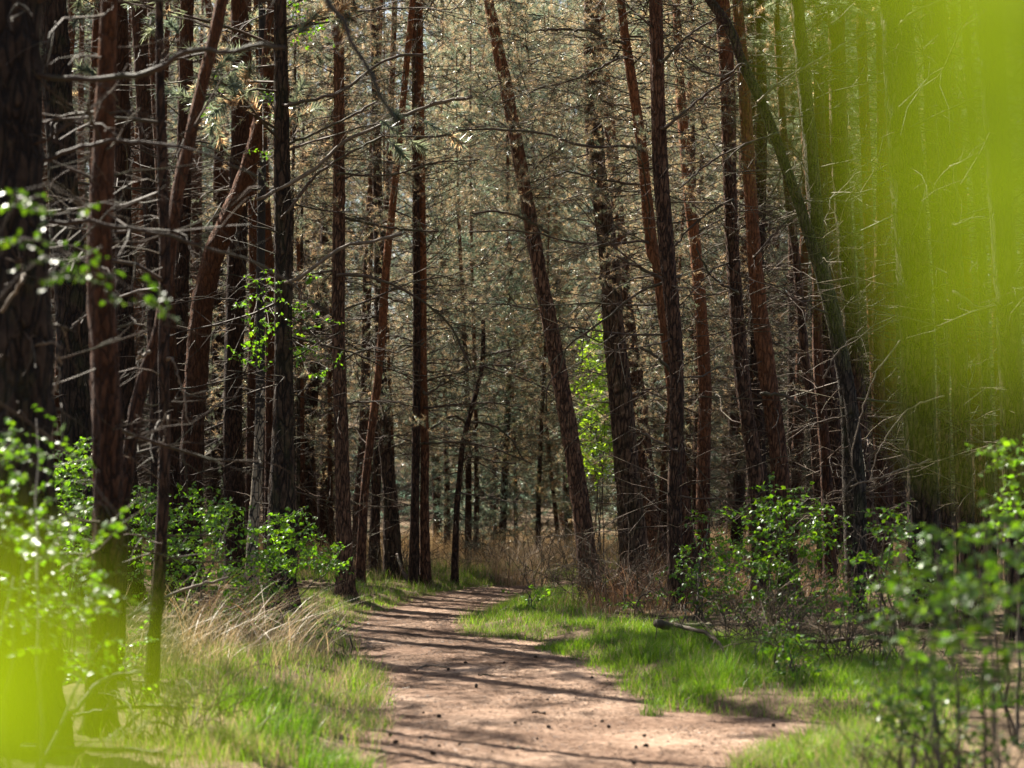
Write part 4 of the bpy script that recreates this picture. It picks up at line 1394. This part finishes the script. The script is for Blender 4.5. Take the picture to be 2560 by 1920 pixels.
# ------------------------------------------------------------------ shrubs
def shrub(label, px, d, region, n, size, d0, d1, seed, singles=0, gain=1.0, group="leafy shrubs", nst=6, cl=None, name="leafy_shrub"):
    rng = np.random.default_rng(seed)
    x = (px - CX) * d / FPX
    base = np.array([x, d, float(gz(x, d))])
    root = thing(name, label, "shrub", tuple(base), group)
    # stems from the ground into the region
    cs = []
    for k in range(nst):
        r = region[k % len(region)]
        tx, ty, td = r[0] + rng.uniform(-.6, .6) * r[2], r[1] + rng.uniform(-.9, .3) * r[3], rng.uniform(d0, d1)
        e = pt(tx, ty, td)
        s = base + np.array([rng.normal(0, .08), rng.normal(0, .08), -.05])
        m = s * .55 + e * .45 + np.array([rng.normal(0, .06), rng.normal(0, .06), .10])
        c = catmull(np.array([s, m, e]), 10)
        c[1:] += rng.normal(0, .012, (9, 3))
        g = Geo()
        g.add(*tubes(c[None], np.linspace(.012, .004, 10)[None] * rng.uniform(.6, 1.2), 6))
        obj("stem", g.mesh("stem", M['stem'], base), root)
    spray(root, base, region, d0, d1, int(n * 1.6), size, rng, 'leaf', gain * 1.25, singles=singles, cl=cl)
    return root, base


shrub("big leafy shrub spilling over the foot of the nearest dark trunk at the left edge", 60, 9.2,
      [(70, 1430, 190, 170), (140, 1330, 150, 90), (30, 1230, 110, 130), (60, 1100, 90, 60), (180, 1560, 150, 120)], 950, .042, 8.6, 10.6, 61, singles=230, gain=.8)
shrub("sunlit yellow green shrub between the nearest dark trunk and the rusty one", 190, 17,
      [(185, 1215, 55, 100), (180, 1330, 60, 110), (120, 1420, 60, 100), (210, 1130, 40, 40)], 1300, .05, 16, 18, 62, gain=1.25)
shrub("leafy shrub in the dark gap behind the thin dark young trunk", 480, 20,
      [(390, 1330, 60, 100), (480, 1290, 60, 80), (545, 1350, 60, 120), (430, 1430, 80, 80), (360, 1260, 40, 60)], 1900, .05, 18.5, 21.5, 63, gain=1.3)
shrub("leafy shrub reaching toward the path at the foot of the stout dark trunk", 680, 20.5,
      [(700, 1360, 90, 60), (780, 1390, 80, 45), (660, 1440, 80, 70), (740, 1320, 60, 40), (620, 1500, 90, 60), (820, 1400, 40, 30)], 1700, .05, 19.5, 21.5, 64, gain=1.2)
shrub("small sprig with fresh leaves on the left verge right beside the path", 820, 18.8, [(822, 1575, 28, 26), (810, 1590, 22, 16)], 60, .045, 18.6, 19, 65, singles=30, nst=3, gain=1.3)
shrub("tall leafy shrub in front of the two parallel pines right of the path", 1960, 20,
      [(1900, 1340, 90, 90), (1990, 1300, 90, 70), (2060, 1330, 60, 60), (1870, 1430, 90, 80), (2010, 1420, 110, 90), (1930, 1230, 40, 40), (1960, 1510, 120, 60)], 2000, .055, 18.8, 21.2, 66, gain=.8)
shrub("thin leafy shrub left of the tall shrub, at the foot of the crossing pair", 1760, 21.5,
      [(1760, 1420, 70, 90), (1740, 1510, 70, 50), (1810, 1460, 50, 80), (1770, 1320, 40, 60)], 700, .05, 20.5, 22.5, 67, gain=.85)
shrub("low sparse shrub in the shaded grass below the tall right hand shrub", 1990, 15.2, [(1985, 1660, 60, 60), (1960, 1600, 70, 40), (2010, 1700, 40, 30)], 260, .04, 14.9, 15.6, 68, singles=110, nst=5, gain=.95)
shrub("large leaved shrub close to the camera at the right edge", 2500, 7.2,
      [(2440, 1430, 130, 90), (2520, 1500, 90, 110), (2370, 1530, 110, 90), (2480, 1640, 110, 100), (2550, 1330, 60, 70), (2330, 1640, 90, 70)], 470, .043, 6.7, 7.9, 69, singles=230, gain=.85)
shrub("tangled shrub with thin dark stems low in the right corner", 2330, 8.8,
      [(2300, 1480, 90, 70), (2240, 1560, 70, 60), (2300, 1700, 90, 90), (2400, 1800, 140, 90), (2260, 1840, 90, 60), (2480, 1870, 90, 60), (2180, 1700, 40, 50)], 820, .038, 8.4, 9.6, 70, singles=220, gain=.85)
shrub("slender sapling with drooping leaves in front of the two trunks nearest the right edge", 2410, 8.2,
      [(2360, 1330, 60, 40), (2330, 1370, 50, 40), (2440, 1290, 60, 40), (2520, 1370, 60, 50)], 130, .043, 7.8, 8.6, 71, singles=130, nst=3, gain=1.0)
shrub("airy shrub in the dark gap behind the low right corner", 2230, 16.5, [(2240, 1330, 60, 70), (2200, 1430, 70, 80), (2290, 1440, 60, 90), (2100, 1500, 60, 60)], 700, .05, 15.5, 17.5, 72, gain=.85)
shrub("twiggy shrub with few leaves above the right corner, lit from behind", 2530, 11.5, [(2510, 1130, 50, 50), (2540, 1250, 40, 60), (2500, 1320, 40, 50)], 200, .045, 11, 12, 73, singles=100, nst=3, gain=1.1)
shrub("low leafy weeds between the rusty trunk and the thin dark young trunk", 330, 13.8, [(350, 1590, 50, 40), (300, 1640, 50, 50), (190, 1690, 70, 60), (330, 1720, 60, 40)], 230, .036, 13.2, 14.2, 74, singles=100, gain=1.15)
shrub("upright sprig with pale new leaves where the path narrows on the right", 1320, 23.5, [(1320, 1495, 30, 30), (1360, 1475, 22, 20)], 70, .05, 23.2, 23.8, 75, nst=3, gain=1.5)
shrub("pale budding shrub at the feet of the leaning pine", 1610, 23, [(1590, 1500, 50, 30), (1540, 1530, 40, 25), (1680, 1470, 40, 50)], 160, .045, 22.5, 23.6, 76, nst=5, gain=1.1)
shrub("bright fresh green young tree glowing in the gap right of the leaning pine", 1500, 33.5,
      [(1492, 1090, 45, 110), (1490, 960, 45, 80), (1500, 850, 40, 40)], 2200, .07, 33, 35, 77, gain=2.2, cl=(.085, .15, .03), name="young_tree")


def sprig_left():
    rng = np.random.default_rng(90)
    base = np.array([pt(-160, 600, 8.2)[0], 8.2, 0.05])
    root = thing("leafy_sapling", "leafy sapling whose dim sprigs hang before the rusty trunk at the left", "sapling", tuple(base), "leafy shrubs")
    c = catmull(np.array([base, base + np.array([.05, 0, 1.0]), pt(-150, 560, 8.2), pt(-120, 300, 8.3)]), 16)
    g = Geo(); g.add(*tubes(c[None], np.linspace(.016, .006, 16)[None], 8))
    obj("stem", g.mesh("stem", M['stem'], base), root)
    for e, m in ((pt(230, 520, 8.2), pt(60, 480, 8.2)), (pt(370, 745, 8.1), pt(120, 640, 8.2)), (pt(190, 640, 8.2), pt(20, 610, 8.2)), (pt(330, 1330, 8.6), pt(130, 1100, 8.6))):
        q = catmull(np.array([c[10], m, e]), 12)
        g = Geo(); g.add(*tubes(q[None], np.linspace(.006, .002, 12)[None], 5))
        obj("twig", g.mesh("twig", M['stem'], base), root)
    spray(root, base, [(110, 495, 125, 28), (70, 590, 80, 30), (170, 640, 60, 40), (230, 700, 70, 35), (390, 745, 30, 18), (140, 540, 90, 50)], 8.0, 8.4, 170, .035, rng, singles=170, gain=.55)


sprig_left()


# ------------------------------------------------------------------ the sapling right at the lens
def lens_sapling(label, stem_pts, leaves_, seed):
    rng = np.random.default_rng(seed)
    base = np.array(stem_pts[0], float)
    root = thing("birch_sapling", label, "sapling", tuple(base), "birch saplings at the lens")
    c = catmull(np.array(stem_pts), 20)
    g = Geo(); g.add(*tubes(c[None], np.linspace(.007, .0018, 20)[None], 8))
    obj("stem", g.mesh("stem", M['stem'], base), root)
    for i, (px, py, d, s, ang) in enumerate(leaves_):
        p = pt(px, py, d)
        j = int(np.argmin(np.linalg.norm(c - p, axis=1)))
        g = Geo(); g.add(*tubes(catmull(np.array([c[j], (c[j] + p) / 2 + np.array([0, 0, .012]), p]), 6)[None], np.full((1, 6), .0008), 5))
        obj("twig", g.mesh("twig", M['stem'], base), root)
        ax = unit(np.array([math.cos(ang), rng.uniform(-.25, .25), math.sin(ang)]))
        nv = unit(np.array(to_sun) * .75 + np.array([0, -1.0, 0]) * -.45 + rng.normal(0, .12, 3))
        sd = unit(np.cross(nv, ax)); nz = np.cross(ax, sd)
        o = obj("leaf", LEAF[i % 3], root, color=np.array([2.2, 1.35, .4]) * rng.uniform(.92, 1.08))
        o.matrix_local = Matrix(((sd[0] * s, ax[0] * s, nz[0] * s, p[0] - base[0]), (sd[1] * s, ax[1] * s, nz[1] * s, p[1] - base[1]),
                                 (sd[2] * s, ax[2] * s, nz[2] * s, p[2] - base[2]), (0, 0, 0, 1)))


lens_sapling("birch sapling at the lens, its leaves a lime veil at the upper right",
             [(.26, .30, .02), (.25, .30, .8), (.20, .29, 1.5), (.13, .285, 1.72), (.095, .28, 1.80)],
             [(2660, 800, .27, .034, 1.85), (2690, 640, .26, .038, 1.75), (2650, 330, .28, .036, 1.4), (2580, 120, .26, .030, 2.3), (2740, 120, .28, .038, 1.8), (2500, 560, .25, .014, 1.9),
              (2330, 260, .24, .012, 1.9), (2540, 1010, .26, .010, 1.6), (2370, 700, .25, .008, 1.3), (2230, 330, .24, .006, 1.9),  (2480, 330, .25, .018, 1.7), (2230, 40, .24, .012, 1.4), (2440, 560, .26, .011, 1.2), (2380, 60, .25, .016, 2.0)], 301)
lens_sapling("low birch sapling at the lens, its leaves a lime corner at the lower left",
             [(-.24, .30, .02), (-.23, .30, .9), (-.17, .285, 1.45), (-.10, .28, 1.60)],
             [(-70, 2090, .27, .032, 1.3), (70, 2120, .26, .027, .9), (-150, 1900, .27, .027, 1.6), (-170, 1800, .29, .024, 1.4), (170, 2130, .26, .018, .6), (60, 1760, .25, .010, 1.2)], 302)


# ------------------------------------------------------------------ small things on the ground
def cone_mesh():
    g = Geo()
    rng = np.random.default_rng(8)
    n = 90
    i = np.arange(n)
    f = (i + .5) / n
    a = i * 2.39996
    prof = np.sin(PI * (f * .86 + .07)) ** .75 * .40
    z = f * 1.0
    c = np.stack([prof * .55 * np.cos(a), prof * .55 * np.sin(a), z - .03], 1)
    out = np.stack([np.cos(a), np.sin(a), .35 + .6 * f], 1); out = unit(out)
    sd = np.stack([-np.sin(a), np.cos(a), np.zeros(n)], 1)
    w = .13 * (.5 + .5 * np.sin(PI * f))[:, None]
    L = (prof * .62)[:, None] + .03
    up = np.cross(out, sd)
    V = np.stack([c - sd * w * .6, c + sd * w * .6, c + out * L * .8 + sd * w, c + out * L * 1.05, c + out * L * .8 - sd * w, c + out * L * .75 + up * .05], 1).reshape(-1, 3)
    b = i[:, None] * 6
    tri = np.concatenate([b + np.array(x) for x in ([0, 1, 5], [1, 2, 5], [2, 3, 5], [3, 4, 5], [4, 0, 5])])
    g.add(V, [tri])
    zz = np.linspace(0, 1, 9)
    core = np.stack([0 * zz, 0 * zz, zz], 1)
    g.add(*tubes(core[None], (np.sin(PI * (zz * .86 + .07)) ** .75 * .27)[None], 8))
    return g.mesh("pine_cone", M['cone'], smooth_=False)


CONE = cone_mesh()


def on_path(px, py):
    d = EYE * FPX / (py - HY)
    x = (px - CX) * d / FPX
    return np.array([x, d, max(float(gz(x, d)), float(lumps(np.array(x), np.array(d), 1.4) * .018))])


def cone(px, py, size, up, label, seed):
    p = on_path(px, py)
    o = obj("pine_cone", CONE, None, tuple(p + np.array([0, 0, size * (.0 if up else .16)])))
    o.rotation_euler = (.15, .1, seed) if up else (1.45, 0.2, seed * 1.7)
    o.scale = (size * .54, size * .54, size * .62)
    tag(o, label, "pine cone", "pine cones on the path")


cones = [(1190, 1724, .062, True, "big pine cone standing upright by itself in the shaded band of the path"),
         (1091, 1791, .055, False, "round pine cone at the left of the widest sunlit sand patch"),
         (1060, 1783, .036, False, "tiny pine cone left of the round one on the widest sunlit sand patch"),
         (1377, 1821, .05, False, "pine cone in the middle of the path at the rim of a shadow band"),
         (1285, 1813, .042, False, "pine cone left of another at the rim of the middle shadow band"),
         (1501, 1808, .048, False, "right hand pine cone of three close together near the grass"),
         (1526, 1820, .045, False, "pine cone lying nearest the right grass edge among three"),
         (1491, 1818, .036, False, "small pine cone between two others near the right grass edge"),
         (1608, 1865, .058, False, "plump pine cone right of a smaller one in the lower right of the path"),
         (1588, 1869, .042, False, "small pine cone touching a plump one in the lower right of the path"),
         (1091, 1893, .062, False, "large pine cone in the dark band at the bottom of the path"),
         (1099, 1872, .045, False, "flat looking pine cone just above the large one at the bottom"),
         (982, 1864, .055, False, "pine cone at the left path edge near the bottom tussock"),
         (976, 1844, .048, False, "pine cone above another at the left path edge"),
         (1591, 1908, .048, False, "pine cone at the very bottom right of the path"),
         (963, 1815, .045, False, "pine cone in the grass fringe of the left path edge"),
         (1606, 1841, .045, False, "pine cone in shade above the plump one at the lower right"),
         (1346, 1849, .034, False, "tiny pine cone in the sunlit strip at the bottom middle"),
         (1054, 1851, .038, False, "tiny pine cone in the shadow left of the bottom sunlit strip"),
         (1145, 1866, .036, False, "tiny flat pine cone in the sunlit strip near the bottom left"),
         (1118, 1674, .055, False, "pine cone beside a bent stick in the far half of the path"),
         (1169, 1660, .06, False, "lit pine cone in the middle of the far half of the path"),
         (1262, 1661, .05, False, "pine cone near a twig at the far right of the path"),
         (1334, 1645, .055, False, "brown pine cone where the right grass edge begins"),
         (1480, 1698, .05, False, "pine cone in the shade under the right grass edge"),
         (1373, 1752, .036, False, "tiny pine cone on the upper rim of the widest sunlit patch"),
         (1931, 1813, .055, False, "pine cone on the sandy spur that leaves the path at the right")]
for k, c_ in enumerate(cones):
    cone(*c_, k)


def stick(label, pts, w0, w1, mat='branch', group="fallen sticks and branches", cat="stick", name="fallen_stick", subs=0, sublen=.3, depth=None, seed=0):
    """a fallen branch: pts = (px, py, height above ground) or explicit depth list"""
    rng = np.random.default_rng(seed + len(label))
    P = []
    for i, q in enumerate(pts):
        px, py = q[:2]
        d = depth[i] if depth else EYE * FPX / (py - HY) * .97
        P.append(pt(px, py, d))
    dm = np.mean([p[1] for p in P])
    P = catmull(np.array(P), 20)
    P[:, 2] = np.maximum(P[:, 2], np.maximum(gz(P[:, 0], P[:, 1]), lumps(P[:, 0], P[:, 1], 1.4) * .018) + .004)
    P += rng.normal(0, .004, P.shape)
    R = np.linspace(w0, w1, 20) * dm / FPX / 2 * (1 + rng.normal(0, .08, 20))
    base = P[0].copy()
    g = Geo(); V, polys = tubes(P[None], R[None], 8, cap=True); g.add(V, polys)
    if subs:
        root = thing(name, label, cat, tuple(base), group)
        obj("branch", g.mesh("branch", M[mat], base), root)
        t = rng.uniform(.1, .95, (1, subs)); Q, Tn = along(P[None], t)
        D = side_dirs(Tn, rng.uniform(.4, 1.1, (1, subs)), rng)
        D[..., 2] = np.abs(D[..., 2])
        P2 = grow(Q[0], D[0], sublen * rng.uniform(.3, 1.1, subs), 5, rng, .22, .2)
        g2 = Geo(); g2.add(*tubes(P2, np.full((subs, 1), R.mean() * .4) * np.linspace(1, .4, 5)[None], 3))
        obj("twigs", g2.mesh("twigs", M[mat], base), root, kind="stuff")
    else:
        o = obj(name, g.mesh(name, M[mat], base), None, tuple(base))
        tag(o, label, cat, group)


stick("short dark twig lying on the widest sunlit sand patch", [(1332, 1782), (1348, 1780), (1364, 1783)], 6, 4)
stick("thin twig on the sunlit strip at the bottom of the path", [(1289, 1868), (1305, 1871), (1325, 1872)], 5, 3)
stick("bent pale stick across the far half of the path", [(1044, 1672), (1070, 1664), (1095, 1666), (1118, 1668)], 5, 4, 'pale_wood')
stick("dark twig in the shadow band behind the upright pine cone", [(1195, 1688), (1210, 1686), (1228, 1688)], 4, 3)
stick("mossy cut log end poking from the right hand undergrowth", [(1642, 1560), (1672, 1564), (1705, 1568), (1780, 1566)], 22, 19, 'branch', depth=[19.0, 19.2, 19.4, 20], cat="log", name="fallen_log")
stick("grey fallen bough curving down to the shaded right verge", [(1690, 1565), (1730, 1572), (1762, 1582), (1790, 1603), (1814, 1632)], 12, 8, 'branch', depth=[18.6, 18.4, 18.2, 17.8, 17.4], cat="branch", name="fallen_branch")
stick("long thin bare branch lying in the grass below the column like pine", [(1410, 1583), (1448, 1572), (1491, 1566), (1589, 1556), (1667, 1546)], 5, 7, 'branch', depth=[21.5, 21.6, 21.8, 22, 22.2], subs=5, cat="branch", name="fallen_branch")
stick("dark fallen branch across the brush under the diagonal trunk", [(1830, 1618), (1930, 1625), (2011, 1607), (2100, 1600), (2200, 1588)], 8, 11, 'branch', depth=[18, 17.8, 17.6, 17.4, 17.2], subs=9, cat="branch", name="fallen_branch")
stick("broken pale stick lying slanted in the sunlit left verge", [(566, 1762), (600, 1748), (635, 1735), (672, 1722)], 12, 13, 'pale_wood', depth=[14.1, 14.1, 14.1, 14.1])
stick("long dead branch propped aslant behind the thin dark young trunk", [(322, 1543), (377, 1510), (470, 1472), (571, 1444)], 9, 6, 'pale_wood', depth=[15.6, 15.8, 16, 16.2], subs=3, cat="branch", name="fallen_branch")
stick("grey branch crossing the leafy shrub before the rusty trunk", [(110, 1450), (170, 1415), (236, 1380)], 8, 9, 'pale_wood', depth=[11.6, 11.8, 12], cat="branch", name="fallen_branch")
stick("dark bough bending up in front of the rusty trunk's foot", [(120, 1795), (190, 1772), (232, 1720), (262, 1698), (360, 1676)], 13, 10, 'branch', depth=[11.4, 11.5, 11.6, 11.7, 11.8], subs=4, cat="branch", name="fallen_branch")
stick("dark bough lying level before the foot of the thin dark young trunk", [(160, 1792), (230, 1778), (300, 1768), (400, 1764), (456, 1772)], 8, 12, 'branch', depth=[12.1, 12.1, 12.1, 12.1, 12.1], subs=4, cat="branch", name="fallen_branch")
stick("long low bough across the bottom left corner", [(50, 1868), (200, 1872), (350, 1878), (430, 1892), (510, 1925)], 12, 15, 'branch', depth=[11, 11, 11.1, 11.1, 11.2], subs=7, cat="branch", name="fallen_branch")
stick("pale broken stick leaning against the rusty trunk's foot", [(275, 1850), (312, 1822), (352, 1783)], 14, 10, 'pale_wood', depth=[12, 12.1, 12.2])
stick("dead stick leaning on the trunk pair behind the slanting pine", [(1020, 1455), (1004, 1420), (992, 1385)], 9, 7, 'branch', depth=[29.6, 29.8, 30])


def bramble(label, px, d, n, rad, h, seed):
    """arching bare brown canes"""
    rng = np.random.default_rng(seed)
    x = (px - CX) * d / FPX
    base = np.array([x, d, float(gz(x, d))])
    root = thing("bare_bush", label, "bush", tuple(base), "bare brown bushes")
    P0 = base + np.stack([rng.normal(0, rad * .5, n), rng.normal(0, rad * .5, n), np.zeros(n)], 1)
    az = rng.uniform(0, 2 * PI, n); el = rng.uniform(.5, 1.5, n)
    P = grow(P0, np.stack([np.cos(az) * np.cos(el), np.sin(az) * np.cos(el), np.sin(el)], 1), h * rng.uniform(.5, 1.3, n), 8, rng, .13, rng.uniform(.2, 2.0, n))
    g = Geo(); g.add(*tubes(P, np.full((n, 1), .006) * np.linspace(1, .4, 8)[None], 3))
    t = rng.uniform(.3, .95, (n, 5)); Q, T = along(P, t)
    P2 = grow(Q.reshape(-1, 3), side_dirs(T, rng.uniform(.4, 1.1, (n, 5)), rng).reshape(-1, 3), h * .3 * rng.uniform(.3, 1.1, n * 5), 4, rng, .2, .4)
    g.add(*tubes(P2, np.full((n * 5, 1), .0032) * np.linspace(1, .5, 4)[None], 3))
    o = obj("canes", g.mesh("canes", M['twig'], base), root, kind="stuff")


bramble("bare brown bush tangled round the foot of the leaning pine", 1520, 24.5, 60, .5, 1.0, 401)
bramble("bare brown bush between the column like pine and the crossing pair", 1650, 24, 70, .6, 1.1, 402)
bramble("bare brown bush in the dry grass where the path vanishes", 1400, 29, 60, .7, 1.2, 403)
bramble("bare brown bush on the shaded verge in front of the tall leafy shrub", 1880, 18.5, 60, .6, .8, 404)
bramble("bare brown bush under the diagonal trunk", 2120, 17, 80, .7, .9, 405)
bramble("bare twiggy bush low in the right corner", 2420, 9, 50, .45, .7, 406)
bramble("bare twiggy bush low in the left corner", 420, 12, 40, .4, .5, 407)
bramble("bare brown bush at the dim left of the trunk pair behind the slanting pine", 930, 31, 60, .7, 1.1, 408)
bramble("bare brown bush beyond the path end", 1230, 33, 70, 1.0, 1.2, 409)
